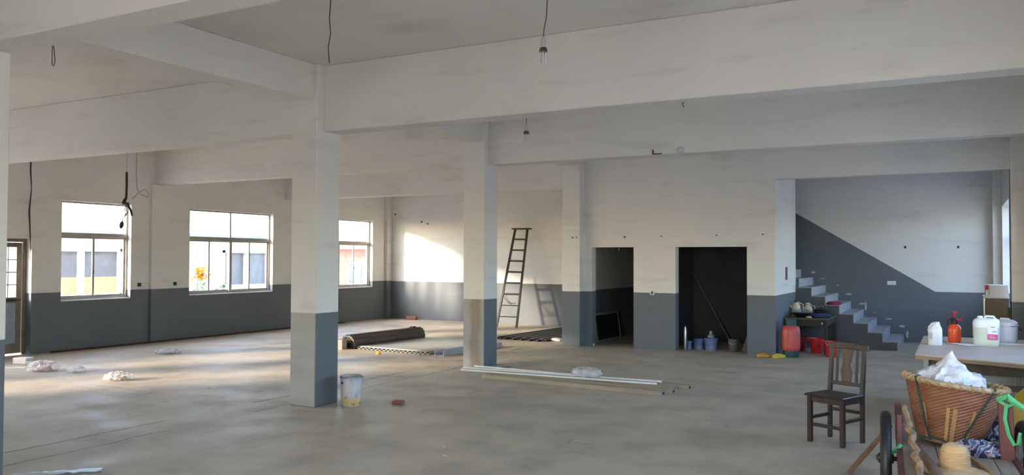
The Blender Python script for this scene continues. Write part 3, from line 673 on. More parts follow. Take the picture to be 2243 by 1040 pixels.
tag(lump('plastic_scrap', 'film', None, .12, .09, .05, .4, seed=9, n=18, rows=10, loc=(-11.45, 7.66, 0)), 'small crumpled film scrap beside the red printed bag', 'plastic scrap')
fb = thing('foam_box', 'small white foam box on the floor beside the column', 'box', (-13.1, 7.86, 0), R(20))
MB().bx(-.12, .12, -.09, .09, 0, .10).build('body', 'foam', fb, bevel=.01); MB().bx(.12, .42, -.12, .1, 0, .05).build('grey_flap', 'panelgrey', fb, bevel=.01)
for i, (x, y, rz, l) in enumerate(((-12.75, 7.45, 25, .5), (-12.55, 7.62, 30, .42), (-12.36, 7.86, 10, .2))):
    o = MB().bx(-l/2, l/2, -.02-.03*(i == 2), .02+.03*(i == 2), 0, .012).build('foam_strip', 'foam', loc=(x, y, 0)); o.rotation_euler[2] = R(rz)
    tag(o, ['longest thin white foam strip beside the foam box', 'thin white foam strip between the longest strip and the foam box', 'short wide white foam piece beside the red printed bag'][i], 'foam strip', 'foam strips')
fo = thing('foil_strip', 'creased pale foil strip on the floor at the column foot', 'strip', (-6.16, 4.07, 0), R(44))
b = MB(); nx = 14; vs = []; fcs = []
for i in range(nx+1):
    for j in range(4):
        vs.append((-.40+.62*i/nx, -.045+.03*j+.008*math.sin(i*1.7), .006+.018*abs(noise.noise(Vector((i*.6, j*.9, 1))))))
for i in range(nx):
    for j in range(3): fcs.append((i*4+j, (i+1)*4+j, (i+1)*4+j+1, i*4+j+1))
b.add(vs, fcs); o = b.build('foil', 'channel', fo, smooth=True); sm = o.modifiers.new('thick', 'SOLIDIFY'); sm.thickness = .004
MB().bx(.06, .24, -.03, .03, .012, .022).build('foil_fold', 'channel', fo)
rnd = random.Random(3)
for k, (x, y) in enumerate(((-9.2, 6.6), (-8.9, 6.9), (-8.6, 7.6), (-9.8, 6.2), (-8.2, 6.6), (-7.9, 5.9), (-3.9, 6.0), (-2.55, 5.35), (-4.1, 6.3))):
    o = MB().prism([(-.04, -.006), (.0, -.012), (.045, .0), (.01, .011)], 'z', 0, .006).build('wood_chip', 'chip', loc=(x, y, 0)); o.rotation_euler[2] = rnd.uniform(0, 3); s_ = rnd.uniform(.6, 1.5); o.scale = (s_, s_, 1)
    tag(o, 'tiny pale wood chip on the concrete floor', 'wood chip', 'wood chips on the floor')
tag(lump('dry_leaf', 'orangerag', None, .04, .03, .03, .4, seed=5, n=12, rows=8, loc=(-9.0, 11.7, 0)), 'small dry leaf on the floor before the grey sheets', 'leaf')

# ------------------------------------------------------------------ dark rooms
lf_ = thing('framed_panel', 'pale framed dark panel leaning on the wall inside the narrow doorway', 'frame', (-6.42, 15.46, 0))
mt = Matrix.Rotation(R(-8), 4, 'Y')
MB().bx(0, .02, .04, 1.3, .04, .55, mt @ Matrix.Translation((-.06+.08, 0, 0))).build('panel', 'dark_hole', lf_)
for (a, b_, c, d_) in ((0, 1.34, 0, .045), (0, 1.34, .545, .59), (0, .045, .045, .545), (1.295, 1.34, .045, .545)):
    MB().bx(-.01, .03, a, b_, c, d_, mt @ Matrix.Translation((.02, 0, 0))).build('frame_bar', 'greysteel', lf_)
def pail(label, loc, r, h, m, cat='pail', lid=None):
    t = thing('plastic_pail', label, cat, loc)
    MB().lathe([(r*.86, 0), (r*.88, .01), (r, h)], 24).build('body', m, t, smooth=True)
    MB().lathe([(r, h-.03), (r*1.05, h-.025), (r*1.05, h), (r*1.0, h+.004)], 24).build('lid', lid or m, t, smooth=True)
    MB().tube([(-r*1.03, 0, h-.05), (-r*.9, -r*.6, h*.75), (0, -r*1.1, h*.6), (r*.9, -r*.6, h*.75), (r*1.03, 0, h-.05)], .004, 6).build('handle', 'chrome', t, smooth=True)
    return t
pail('blue paint pail nearest the jamb in the dark store', (-4.30, 15.42, 0), .095, .20, 'bluepail')
pail('blue paint pail with a bottle on its lid in the dark store', (-4.06, 15.40, 0), .125, .22, 'bluepail')
pail('short blue tin below the steel bottle in the dark store', (-4.47, 15.36, 0), .05, .15, 'bluepail', 'tin')
pail('dark grey pail beside the leaning board in the dark store', (-3.62, 15.35, 0), .10, .23, 'greybin')
bt = thing('bottle', 'pale bottle standing on the larger blue pail in the dark store', 'bottle', (-4.06, 15.40, .226))
MB().lathe([(.06, 0), (.066, .01), (.062, .05), (.03, .075), (.028, .10)], 20).build('body', 'greysteel', bt, smooth=True); MB().lathe([(.033, .10), (.033, .13)], 16).build('cap', 'brass', bt, smooth=True)
fl = thing('steel_flask', 'tall dark steel flask glinting at the store doorway jamb', 'flask', (-4.50, 15.215, 0))
MB().lathe([(.032, 0), (.034, .01), (.034, .36), (.024, .40), (.024, .43)], 20).build('body', 'chrome', fl, smooth=True); MB().lathe([(.027, .43), (.027, .46), (.02, .465)], 16).build('cap', 'blackplastic', fl, smooth=True)
sb = thing('leaning_board', 'narrow dark board leaning inside the wide dark doorway', 'board', (0, 0, 0))
MB().bar((-3.42, 15.35, 0), (-3.24, 15.5, .62), .12, .02, (0, 1, 0)).build('board', 'darkapron', sb)
ps = thing('leaning_pole', 'long dark pole leaning across the rear of the dark store', 'pole', (0, 0, 0))
MB().tube([(-4.0, 16.75, 0), (-4.84, 16.93, 1.42)], .02, 8).build('pole', 'stickbrown', ps, smooth=True)

# ------------------------------------------------------------------ kitchen corner
kt = thing('kitchen_table', 'low dark wooden table holding cookware against the jamb wall', 'table', (-2.77, 15.62, 0))
KW, KD, KH = .75, 1.3, .64
MB().bx(0, KW, 0, KD, KH-.025, KH).build('table_top', 'tablewood', kt, bevel=.004)
MB().bx(.04, KW-.04, .03, .05, KH-.14, KH-.025).build('apron', 'tabledark', kt); MB().bx(.04, KW-.04, KD-.05, KD-.03, KH-.14, KH-.025).build('apron', 'tabledark', kt); MB().bx(KW-.05, KW-.03, .05, KD-.05, KH-.14, KH-.025).build('apron', 'tabledark', kt)
for x in (.02, KW-.07):
    for y in (.02, KD-.07): MB().bx(x, x+.05, y, y+.05, 0, KH-.025).build('leg', 'tabledark', kt, bevel=.003)
MB().bx(KW-.055, KW-.035, .07, KD-.07, .06, .1).build('stretcher', 'tabledark', kt)
m_ = Matrix.Translation((KW-.1, .03, KH-.08)) @ Matrix.Rotation(R(90), 4, 'X'); MB().lathe([(.006, 0), (.016, .012), (.010, .02)], 10, mtx=m_).build('knob', 'socket', kt, smooth=True)
gb = thing('gas_bottle', 'coral red gas bottle with dark green collar and foot ring', 'gas bottle', (-2.56, 15.05, 0))
MB().lathe([(.13, 0), (.135, .005), (.135, .12)], 28).build('foot_ring', 'gasgreen', gb, smooth=True)
MB().lathe([(.125, .10), (.155, .13), (.16, .17), (.16, .46), (.145, .51), (.11, .545), (.06, .56)], 28).build('cylinder', 'gasred', gb, smooth=True)
MB().lathe([(.09, .545), (.095, .55), (.095, .66), (.09, .66), (.09, .56)], 24, capt=False).build('collar', 'gasgreen', gb, smooth=True)
MB().lathe([(.02, .555), (.02, .62), (.03, .625), (.03, .64)], 12).build('valve', 'brass', gb, smooth=True)
MB().tube([(.02, .03, .60), (.10, .06, .62), (.19, .09, .5), (.18, .08, .30), (.27, .02, .18), (.36, .0, .13)], .005, 6).build('hose', 'tabledark', gb, smooth=True)
def bucket(label, loc, m, rz=0, print_=False, tilt=None, r=.135, h=.27):
    t = thing('plastic_bucket', label, 'bucket', loc, rz, None)
    MB().lathe([(r*.70, 0), (r*.72, .004), (r*.97, h-.02), (r*1.04, h-.018), (r*1.05, h), (r*.98, h), (r*.94, h-.02), (r*.68, .012)], 28, capt=True).build('body', m, t, smooth=True)
    pts = [(math.cos(a)*r*1.04, math.sin(a)*r*.5-.02, h-.02-.09*math.sin(a)) for a in [math.pi*k/10 for k in range(11)]]
    MB().tube([(x, -y, z) for x, y, z in pts], .004, 6).build('handle', 'chrome', t, smooth=True)
    if print_:
        b = MB(); n = 8
        for z0, z1, rr in ((.12, .16, .002),):
            vs = []; fs = []
            for k in range(n+1):
                a = -math.pi/2-.35+.7*k/n
                for z in (z0, z1):
                    q = r*(.72+.25*z/h)+.002; vs.append((math.cos(a)*q, math.sin(a)*q, z))
            for k in range(n): fs.append((k*2, k*2+2, k*2+3, k*2+1))
            b.add(vs, fs)
        b.build('print_band', 'darkred', t)
    return t
bucket('dark red bucket under the kitchen table behind the gas bottle', (-2.56, 16.08, 0), 'darkred')
bucket('red bucket with dark print under the kitchen table', (-2.25, 15.90, 0), 'redplastic', R(20), True)
bucket('bright red bucket standing before the kitchen table, beside the chair', (-1.93, 15.40, 0), 'redplastic', R(60))
mp = thing('mop_stick', 'thin white stick standing in the dark red bucket', 'stick', (0, 0, 0)); MB().tube([(-2.56, 16.05, .015), (-2.57, 15.97, .48)], .012, 8).build('stick', 'pvc', mp, smooth=True)
wk = thing('wok', 'black iron wok with glass lid on the kitchen table', 'wok', (-2.52, 15.95, KH))
MB().lathe([(.06, 0), (.10, .015), (.15, .05), (.175, .085), (.18, .085), (.155, .048), (.10, .02), (.0, .012)], 28, capt=False).build('bowl', 'wokiron', wk, smooth=True)
MB().lathe([(.17, .085), (.15, .115), (.10, .14), (.03, .152), (.0005, .153)], 28, capb=False, capt=False).build('lid', 'lidglass', wk, smooth=True)
MB().lathe([(.012, .15), (.012, .17), (.024, .175), (.024, .19), (.015, .195)], 14).build('lid_knob', 'bakelite', wk, smooth=True)
MB().tube([(.17, .02, .08), (.28, .06, .10), (.32, .07, .105)], [.01, .012, .014], 8).build('handle', 'wokiron', wk, smooth=True)
for i, (x, y, h, lb) in enumerate(((-2.67, 16.33, .30, 'taller cream kettle behind the wok on the kitchen table'), (-2.50, 16.58, .24, 'shorter cream kettle with dark spot behind the wok'))):
    t = thing('kettle', lb, 'kettle', (x, y, KH))
    MB().lathe([(.075, 0), (.085, .01), (.09, h*.35), (.075, h*.62), (.045, h*.78), (.042, h*.84)], 24).build('body', 'cream', t, smooth=True)
    MB().lathe([(.046, h*.84), (.046, h*.92), (.02, h)], 18).build('lid', 'bakelite' if i == 0 else 'cream', t, smooth=True)
    MB().tube([(.08, 0, h*.3), (.13, 0, h*.4), (.12, 0, h*.7), (.045, 0, h*.85)], .01, 8).build('handle', 'cream', t, smooth=True)
    MB().tube([(-.07, -.02, h*.5), (-.11, -.03, h*.62), (-.13, -.04, h*.74)], [.02, .014, .01], 8).build('spout', 'cream', t, smooth=True)
    if i: MB().lathe([(.012, -.0), (.012, .006)], 10, mtx=Matrix.Translation((0, -.088, h*.4)) @ Matrix.Rotation(R(90), 4, 'X')).build('spot', 'dark_hole', t)
pt = thing('cooking_pot', 'black cooking pot with steel lid handle on the kitchen table', 'pot', (-2.24, 16.35, KH))
MB().lathe([(.10, 0), (.112, .01), (.116, .12), (.12, .125), (.112, .125), (.108, .02)], 28, capt=True).build('body', 'wokiron', pt, smooth=True)
MB().lathe([(.118, .126), (.11, .14), (.05, .155), (.0005, .158)], 28, capt=False).build('lid', 'blackplastic', pt, smooth=True)
for s in (-1, 1): MB().tube([(s*.112, -.03, .09), (s*.15, -.03, .095), (s*.15, .03, .095), (s*.112, .03, .09)], .007, 6).build('handle', 'wokiron', pt, smooth=True)
sp_ = thing('ladle', 'long steel ladle laid over the cooking pot', 'ladle', (0, 0, 0))
MB().tube([(-2.55, 16.40, KH+.22), (-2.26, 16.38, KH+.175)], .007, 8).build('shaft', 'chrome', sp_, smooth=True)
MB().lathe([(.0005, -.03), (.025, -.025), (.04, -.005), (.042, 0), (.036, 0), (.02, -.02)], 16, c=(-2.22, 16.37, KH+.19), capb=False, capt=False).build('scoop', 'chrome', sp_, smooth=True)
tag(lump('cloth', 'bluecloth', None, .16, .11, .04, .35, seed=8, n=20, rows=10, loc=(-2.2, 16.02, KH)), 'crumpled navy blue cloth on the kitchen table', 'cloth')
tag(lump('dish_cloth', 'cream', None, .05, .04, .02, .3, seed=12, n=14, rows=8, loc=(-2.36, 15.74, KH)), 'small pale scrap before the wok on the kitchen table', 'scrap')
tag(lump('rag', 'orangerag', None, .10, .08, .035, .35, seed=13, n=20, rows=10, loc=(-2.97, 14.72, 0)), 'crumpled orange and yellow rag on the floor below the partition wall', 'rag')
tag(lump('rag', 'yellowrag', None, .10, .08, .04, .35, seed=14, n=20, rows=10, loc=(-2.71, 14.73, 0)), 'crumpled lime yellow rag on the floor beside the gas bottle', 'rag')
tag(lump('cloth', 'redcloth', None, .12, .30, .03, .3, seed=15, n=22, rows=10, loc=(-2.12, 17.32, RI*5)), 'crimson cloth lying on a stair tread', 'cloth')

# ------------------------------------------------------------------ stair hall cabinet
cb = thing('cabinet', 'brown wooden cabinet in the stair hall behind the workbench', 'cabinet', (.44, 16.35, 0))
MB().bx(0, .355, 0, .8, .04, 1.05).build('body', 'cabinet', cb, bevel=.004); MB().bx(-.02, .357, -.01, .82, 1.05, 1.075).build('top', 'boxwhite', cb, bevel=.003)
MB().bx(.02, .34, -.012, 0, .1, 1.0).build('door', 'cabinet', cb, bevel=.003)
for x in (.02, .30): MB().bx(x, x+.04, .04, .08, 0, .04).build('foot', 'tabledark', cb)
MB().bx(-.022, -.002, -.008, .03, .3, 1.05).build('edge_strip', 'chrome', cb)
wbx = thing('carton_box', 'white carton with red corner print on the stair hall cabinet', 'box', (.45, 16.36, 1.076))
MB().bx(0, .34, 0, .5, 0, .20).build('body', 'boxwhite', wbx, bevel=.003); MB().bx(.0, .045, -.002, .0, .12, .20).build('red_print', 'bin_red', wbx); MB().bx(-.002, 0, .0, .12, .05, .20).build('red_print', 'bin_red', wbx); MB().bx(.05, .06, -.001, 0, .01, .19).build('fold_line', 'panelgrey', wbx)

# ------------------------------------------------------------------ workbench
TZ = .75
wbn = thing('workbench', 'plywood workbench on grey steel legs holding bottles', 'table', (-.37, 9.28, 0))
MB().prism([(0, 0), (1.08, -.44), (1.08, 2.3), (.01, 2.3)], 'z', TZ-.012, TZ).build('table_top', 'ply', wbn)
MB().prism([(.003, .004), (1.077, -.434), (1.077, 2.296), (.013, 2.296)], 'z', TZ-.045, TZ-.012).build('top_edge', 'plyedge', wbn)
for x, y in ((.07, .12), (.98, -.2), (.07, 2.15), (.98, 2.15)):
    MB().bx(x, x+.05, y, y+.05, 0, TZ-.045).build('leg', 'greysteel', wbn, bevel=.004)
MB().bx(.12, 1.03, .22, .25, TZ-.2, TZ-.06).build('apron', 'darkapron', wbn); MB().bx(.08, .11, .17, 2.15, TZ-.1, TZ-.046).build('rail', 'greysteel', wbn); MB().bx(1.0, 1.03, -.15, 2.15, TZ-.1, TZ-.046).build('rail', 'greysteel', wbn)
MB().bx(.14, 1.0, 1.0, 1.05, .30, .36).build('stretcher', 'darkapron', wbn)
MB().tube([(.55, .9, TZ-.05), (.56, .9, .5), (.52, .9, .2), (.5, .9, .01)], .012, 6).build('hanging_hose', 'iron', wbn, smooth=True)
jg = thing('plastic_jug', 'small milky white plastic jug on the workbench corner', 'jug', (-.21, 10.42, TZ))
def sqprof(b, secs, n=28, p=3.0):
    """stacked rounded-square sections (half x, half y, z, dx)"""
    vs = []; fs = []
    for hx, hy, z, dx in secs:
        for k in range(n):
            a = 2*math.pi*k/n; c, s = math.cos(a), math.sin(a)
            q = (abs(c)**p+abs(s)**p)**(-1/p); vs.append((c*q*hx+dx, s*q*hy, z))
    for j in range(len(secs)-1):
        for k in range(n): fs.append((j*n+k, j*n+(k+1) % n, (j+1)*n+(k+1) % n, (j+1)*n+k))
    fs.append(tuple(range(n-1, -1, -1))); fs.append(tuple((len(secs)-1)*n+k for k in range(n)))
    b.add(vs, fs); return b
sqprof(MB(), [(.066, .05, 0, 0), (.072, .055, .008, 0), (.072, .055, .165, 0), (.066, .05, .19, .0), (.038, .034, .222, .012), (.036, .033, .236, .014)]).build('body', 'jugwhite', jg, smooth=True)
MB().lathe([(.026, .236), (.026, .255), (.022, .258)], 18, c=(.02, 0, 0)).build('cap', 'jugwhite', jg, smooth=True)
MB().tube([(-.068, 0, .15), (-.058, 0, .20), (-.03, 0, .235), (-.0, 0, .245)], .012, 8).build('handle', 'jugwhite', jg, smooth=True)
MB().bx(-.058, -.028, -.0575, -.054, .065, .14).build('level_strip', mat('grey_strip', (.42, .40, .34), .5), jg)
sy = thing('pump_sprayer', 'orange pressure sprayer with black pump head on the workbench', 'sprayer', (-.02, 10.83, TZ))
MB().lathe([(.058, 0), (.066, .01), (.070, .04), (.068, .10), (.070, .15), (.06, .19), (.035, .21), (.032, .215)], 28).build('tank', 'orange', sy, smooth=True)
MB().lathe([(.036, .212), (.038, .25), (.028, .262), (.022, .285), (.018, .29)], 20).build('pump_head', 'blackplastic', sy, smooth=True)
MB().tube([(-.02, -.01, .27), (-.05, -.02, .275), (-.068, -.02, .25), (-.07, -.02, .20)], [.014, .014, .012, .008], 8).build('trigger', 'blackplastic', sy, smooth=True)
MB().tube([(.01, 0, .262), (.05, -.01, .268), (.075, -.012, .268)], [.012, .012, .017], 10).build('nozzle', 'redplastic', sy, smooth=True)
MB().lathe([(.009, .285), (.009, .315), (.018, .33), (.025, .348), (.025, .356), (.01, .358)], 14).build('plunger', 'redplastic', sy, smooth=True)
MB().tube([(-.045, -.02, .278), (-.06, -.02, .283)], .01, 8).build('red_tip', 'redplastic', sy, smooth=True)
for z in (.06, .09, .12): MB().tube([(math.cos(a)*.0705, math.sin(a)*.0705, z) for a in [R(-150+12*k) for k in range(8)]], .0015, 4).build('print_line', 'darkred', sy)
cn = thing('jerry_can', 'large translucent jerry can of pale green liquid with pink label', 'jerry can', (.295, 10.63, TZ), R(-8))
sqprof(MB(), [(.118, .095, 0, 0), (.128, .103, .012, 0), (.13, .105, .06, 0), (.125, .10, .09, 0), (.13, .105, .12, 0), (.13, .105, .205, 0)], 36, 4).build('filled_body', 'canplastic', cn, smooth=True)
sqprof(MB(), [(.13, .105, .205, 0), (.132, .107, .25, 0), (.122, .10, .285, 0), (.095, .08, .305, 0), (.06, .05, .308, 0)], 36, 4).build('empty_shoulder', 'canempty', cn, smooth=True)
MB().lathe([(.028, .30), (.028, .325), (.024, .329)], 18, c=(-.06, 0, 0)).build('cap', 'canempty', cn, smooth=True)
MB().tube([(-.02, 0, .30), (.0, 0, .328), (.07, 0, .325), (.10, 0, .285)], .012, 8).build('handle', 'canempty', cn, smooth=True)
MB().bx(.025, .122, -.109, -.1035, .135, .235).build('label_upper', 'label_white', cn); MB().bx(.025, .122, -.109, -.1035, .075, .133).build('label_lower', 'label_pink', cn)
for z, x0, x1 in ((.21, .055, .095), (.16, .07, .11)): MB().bx(x0, x1, -.1095, -.109, z, z+.006).build('label_print', 'label_dark', cn)
for z, x0, x1 in ((.115, .035, .09), (.10, .035, .11), (.088, .04, .10)): MB().bx(x0, x1, -.1095, -.109, z, z+.006).build('label_print', 'label_pale', cn)
rc = thing('rice_cooker', 'pale lilac rice cooker behind the jerry can on the workbench', 'rice cooker', (.50, 11.16, TZ))
MB().lathe([(.11, 0), (.118, .01), (.125, .04), (.128, .17), (.128, .195)], 32).build('body', 'cooker', rc, smooth=True)
MB().lathe([(.130, .196), (.132, .205), (.125, .235), (.09, .258), (.04, .268), (.0005, .27)], 32, capt=False).build('lid', 'cooker', rc, smooth=True)
MB().bx(-.05, .05, -.02, .02, .262, .282).build('lid_handle', 'boxwhite', rc, bevel=.006); MB().lathe([(.128, .188), (.134, .19), (.134, .198), (.128, .2)], 32, capb=False, capt=False).build('rim', 'chrome', rc, smooth=True)
MB().tube([(.12, 0, .17), (.15, 0, .165), (.155, 0, .14)], .012, 8).build('side_handle', 'blackplastic', rc, smooth=True)
tray = tag(MB().bx(-.15, .17, -.13, .0, 0, .006).build('paper_sheet', 'paper', loc=(.5, 11.0, TZ+.0005)), 'pale tray sheet in front of the rice cooker', 'paper')
pa = thing('crumpled_wrapper', 'crumpled white wrapper with black strip on the workbench', 'wrapper', (.07, 10.55, TZ), R(-35))
lump('wrapper', 'paper', pa, .15, .07, .008, .4, seed=21, n=20, rows=8); MB().bx(-.16, -.05, .03, .06, .002, .014).build('strip', 'blackplastic', pa, bevel=.003)

# ------------------------------------------------------------------ chair
fx, fy = -.148, -.323; ang = math.atan2(fy, fx)+math.pi/2      # local -y faces the front
chx = thing('wooden_chair', 'dark worn wooden chair standing alone before the stairs', 'chair', (-.996, 8.227, 0), ang)
hw = .165
for s in (-1, 1):
    MB().bar((s*hw, -hw, 0), (s*hw, -hw, .43), .042, .042, (0, 1, 0)).build('leg', 'oldwood', chx, bevel=.004)
    b = MB(); b.prism([(hw-.02, 0), (hw+.018, 0), (hw+.022, .25), (hw+.022, .45), (hw+.065, .90), (hw+.032, .90), (hw-.018, .45), (hw-.016, .25)], 'x', s*hw-.018, s*hw+.018)
    b.build('leg', 'oldwood', chx, bevel=.004)
    MB().bx(s*hw-.012, s*hw+.012, -hw+.02, hw-.015, .21, .24).build('stretcher', 'oldwood', chx, bevel=.003)
    MB().bx(s*hw-.012, s*hw+.012, -hw+.02, hw-.015, .375, .43).build('seat_rail', 'oldwood', chx, bevel=.003)
MB().bx(-hw+.02, hw-.02, -hw-.01, -hw+.012, .375, .43).build('seat_rail', 'oldwood', chx, bevel=.003)
MB().bx(-hw+.02, hw-.02, hw-.005, hw+.012, .375, .43).build('seat_rail', 'oldwood', chx, bevel=.003)
MB().bx(-hw+.02, hw-.02, -hw-.008, -hw+.012, .15, .18).build('stretcher', 'oldwood', chx, bevel=.003); MB().bx(-hw+.02, hw-.02, hw-.006, hw+.012, .26, .29).build('stretcher', 'oldwood', chx, bevel=.003)
MB().prism([(-hw-.035, -hw-.045), (hw+.035, -hw-.045), (hw+.025, hw-.02), (-hw-.025, hw-.02)], 'z', .43, .452).build('seat', 'seatwood', chx, bevel=.008, seg=2)
tl = Matrix.Translation((0, hw+.0, .45)) @ Matrix.Rotation(R(-5.5), 4, 'X')
b = MB(); n_ = 8; ps_ = [(-hw-.04, .405)]+[(-hw-.04+(2*hw+.08)*k/n_, .45+.022*math.sin(math.pi*k/n_)) for k in range(n_+1)]+[(hw+.04, .405)]
b.prism(ps_, 'y', -.012, .020, tl); b.build('top_rail', 'oldwood', chx, bevel=.005)
MB().bx(-hw+.015, hw-.015, -.008, .012, .06, .095, tl).build('lower_rail', 'oldwood', chx, bevel=.003)
MB().prism([(-.045, .09), (.045, .09), (.058, .2), (.04, .27), (.06, .41), (-.06, .41), (-.04, .27), (-.058, .2)], 'y', -.005, .008, tl).build('splat', 'splatwood', chx, bevel=.002)
for s in (-1, 1): MB().bx(s*.1-.011, s*.1+.011, -.006, .009, .09, .41, tl).build('slat', 'oldwood', chx)
MB().bx(-.03, .03, -.009, -.005, .30, .36, tl).build('carving', 'splatwood', chx, bevel=.003)

# ------------------------------------------------------------------ handcart
ct = thing('handcart', 'two-wheeled red-brown handcart loaded with a bamboo basket', 'cart', (0, 6.3, 0), R(4))
for k in range(6):
    MB().bx(-.34+k*.108, -.34+k*.108+.104, -1.1, .85, .385, .41).build('bed_plank', 'cartbed', ct, bevel=.003)
for s, x in ((-1, -.355), (1, .32)):
    MB().bx(x-.015, x+.02, -1.15, .95, .33, .42).build('side_rail', 'cartred', ct, bevel=.004)
for x, y, wx, h in ((-.352, -.02, .035, .64), (.282, -.08, .085, .78), (-.352, .72, .04, .60), (.305, .72, .06, .60)):
    MB().bar((x, y, .33), (x-.01*(x > 0), y+.02, h), wx, .045, (0, 1, 0)).build('post', 'cartred', ct, bevel=.004)
MB().bar((-.352, .0, .58), (-.352, .72, .58), .02, .05, (1, 0, 0)).build('side_bar', 'cartred', ct); MB().bar((.31, .0, .58), (.31, .72, .58), .02, .05, (1, 0, 0)).build('side_bar', 'cartred', ct)
MB().tube([(-.50, 0, .33), (.44, 0, .33)], .016, 10).build('axle', 'iron', ct, smooth=True)
MB().bx(-.3, .28, -.05, .05, .346, .385).build('axle_block', 'cartred', ct)
for s, x in ((-1, -.438), (1, .385)):
    RW = .325
    ring = [(x+.036*math.cos(a), RW-.036+.036*math.sin(a)) for a in [2*math.pi*k/12 for k in range(12)]]
    b = MB(); vs = []; fs = []; n = 48
    for k in range(n):
        a = 2*math.pi*k/n
        for (xx, rr) in ring:
            tr = .004*((k % 2) if rr > RW-.03 else 0); vs.append((xx, math.cos(a)*(rr-tr), .33+math.sin(a)*(rr-tr)))
    for k in range(n):
        for j in range(12): fs.append((k*12+j, k*12+(j+1) % 12, ((k+1) % n)*12+(j+1) % 12, ((k+1) % n)*12+j))
    b.add(vs, fs); ty = b.build('wheel', M['black'], ct, smooth=True)
    mx_ = Matrix.Translation((x, 0, .33)) @ Matrix.Rotation(R(90), 4, 'Y')
    MB().lathe([(.262, -.022), (.262, .022), (.25, .022), (.245, 0), (.25, -.022)], 40, mtx=mx_, capb=False, capt=False).build('rim', 'chrome', ty, smooth=True)
    MB().lathe([(.03, -.05), (.035, -.04), (.035, .04), (.03, .05)], 16, mtx=mx_).build('hub', 'iron', ty, smooth=True)
    for k in range(12):
        a = 2*math.pi*k/12; MB().tube([(x+(.03 if k % 2 else -.03), math.cos(a)*.033, .33+math.sin(a)*.033), (x, math.cos(a)*.25, .33+math.sin(a)*.25)], .004, 5).build('spoke', 'chrome', ty)
pw = thing('wooden_prop', 'brown wooden board propped from the floor against the cart', 'board', (0, 0, 0))
MB().bar((-.76, 7.08, .012), (-.455, 6.93, .43), .035, .065, (0, 1, 0)).build('board', 'propwood', pw, bevel=.004)
# basket
BZ = .412
bs = thing('bamboo_basket', 'tall woven brown bamboo basket with pale rim on the cart', 'basket', (-.06, 6.62, BZ))
bs.rotation_euler = (R(-3), R(6.5), R(0))
NB = 72
def brad(z): return .195+.125*(z/.40)**.85
prf = []
nr = 34
for j in range(nr+1): prf.append((brad(.40*j/nr), .02+.40*j/nr))
def weave(a, j): return 1+.010*(1 if (int(a/(2*math.pi)*NB+.5)+j) % 2 else -1)
wall_ = MB(); wall_.lathe(prf, NB, wob=weave, capt=False); inner = [(r-.014, z) for r, z in prf]
wall_.lathe(inner, NB, capt=False); wall_.build('woven_wall', 'basket', bs)
rimb = MB(); rr = brad(.40)
pts = [(math.cos(2*math.pi*k/48)*rr, math.sin(2*math.pi*k/48)*rr, .425) for k in range(49)]
rimb.tube(pts, .019, 10, caps=False); rimb.build('rim', 'basketrim', bs, smooth=True)
for k in range(30):
    a = 2*math.pi*k/30; c, s = math.cos(a), math.sin(a)
    q = [(rr+.022*math.cos(t), .425+.022*math.sin(t)) for t in [2*math.pi*i/8 for i in range(9)]]
    d = .012
    MB().tube([(c*u-s*(d*(i/8-.5)), s*u+c*(d*(i/8-.5)), z) for i, (u, z) in enumerate(q)], .0065, 5).build('rim_binding', 'splint', bs)
for adeg, wd in ((-95, .022), (-86, .026), (-128, .016), (-62, .016), (150, .022), (60, .022), (20, .02)):
    a = R(adeg); c, s = math.cos(a), math.sin(a)
    q0, q1 = brad(.0)+.010, brad(.25)+.008
    MB().bar((c*q0, s*q0, .02), (c*q1, s*q1, .27), wd, .007, (c, s, 0)).build('splint', 'splint', bs)
MB().lathe([(.19, .005), (.2, .01), (.2, .035), (.19, .035)], 32).build('base_ring', 'basket', bs, smooth=True)
for adeg, a2 in ((-137, -122), (-45, -72)):
    pts = []
    for k in range(9):
        z = .46-.44*k/8 if k else .44
        a = R(adeg+(a2-adeg)*k/8); q = brad(min(max(z-.02, 0), .4))+.02; pts.append((math.cos(a)*q, math.sin(a)*q, z))
    pts.insert(0, (math.cos(R(adeg))*(rr-.02), math.sin(R(adeg))*(rr-.02), .45)); pts.insert(0, (math.cos(R(adeg))*(rr-.04), math.sin(R(adeg))*(rr-.04), .38))
    MB().tube(pts, .007, 6).build('rope', 'rope', bs, smooth=True)
MB().tube([(math.cos(R(a))*(.222), math.sin(R(a))*.222, .03+.012*math.sin(a*.1)) for a in range(-150, -29, 12)], .007, 6).build('rope', 'rope', bs, smooth=True)
sk = lump('plastic_sack', 'sack', None, .19, .17, .135, .36, 1.7, 36, 64, 36, loc=(-.05, 6.63, .70), peak=(.015, 0, .10, .11))
tag(sk, 'white plastic sack heaped inside the bamboo basket', 'sack')
# striped bag behind the basket, sticks, hat, straps
sg = tag(lump('striped_bag', 'stripes', None, .15, .19, .16, .3, 2.2, 33, 34, 20, loc=(.175, 6.99, .412)), 'red white and blue striped woven bag behind the basket', 'bag')
sg2 = tag(lump('striped_bag', 'stripes', None, .12, .07, .05, .5, 2.6, 34, 28, 16, loc=(.12, 6.28, .412)), 'flat folded striped bag tucked under the basket front', 'bag')
def stick(name, label, pts, r, m, cat='stick', n=10):
    return tag(MB().tube(pts, r, n).build(name, m, smooth=True), label, cat)
P0, P1 = Vector((-.315, 6.23, .70)), Vector((-.175, 5.22, .455)); pts = []; rad = []
for k in range(22):
    t = k/21; p = P0.lerp(P1, t); p += Vector((noise.noise(Vector((k*.5, 1, 2)))*.022, 0, noise.noise(Vector((k*.5, 5, 2)))*.018+.0)); pts.append(p); rad.append(.017+.004*noise.noise(Vector((k*1.3, 9, 9)))+(.006 if k in (6, 10, 15, 18) else 0))
stick('branch', 'knobbly peeled branch leaning on the cart post', pts, rad, 'branch')
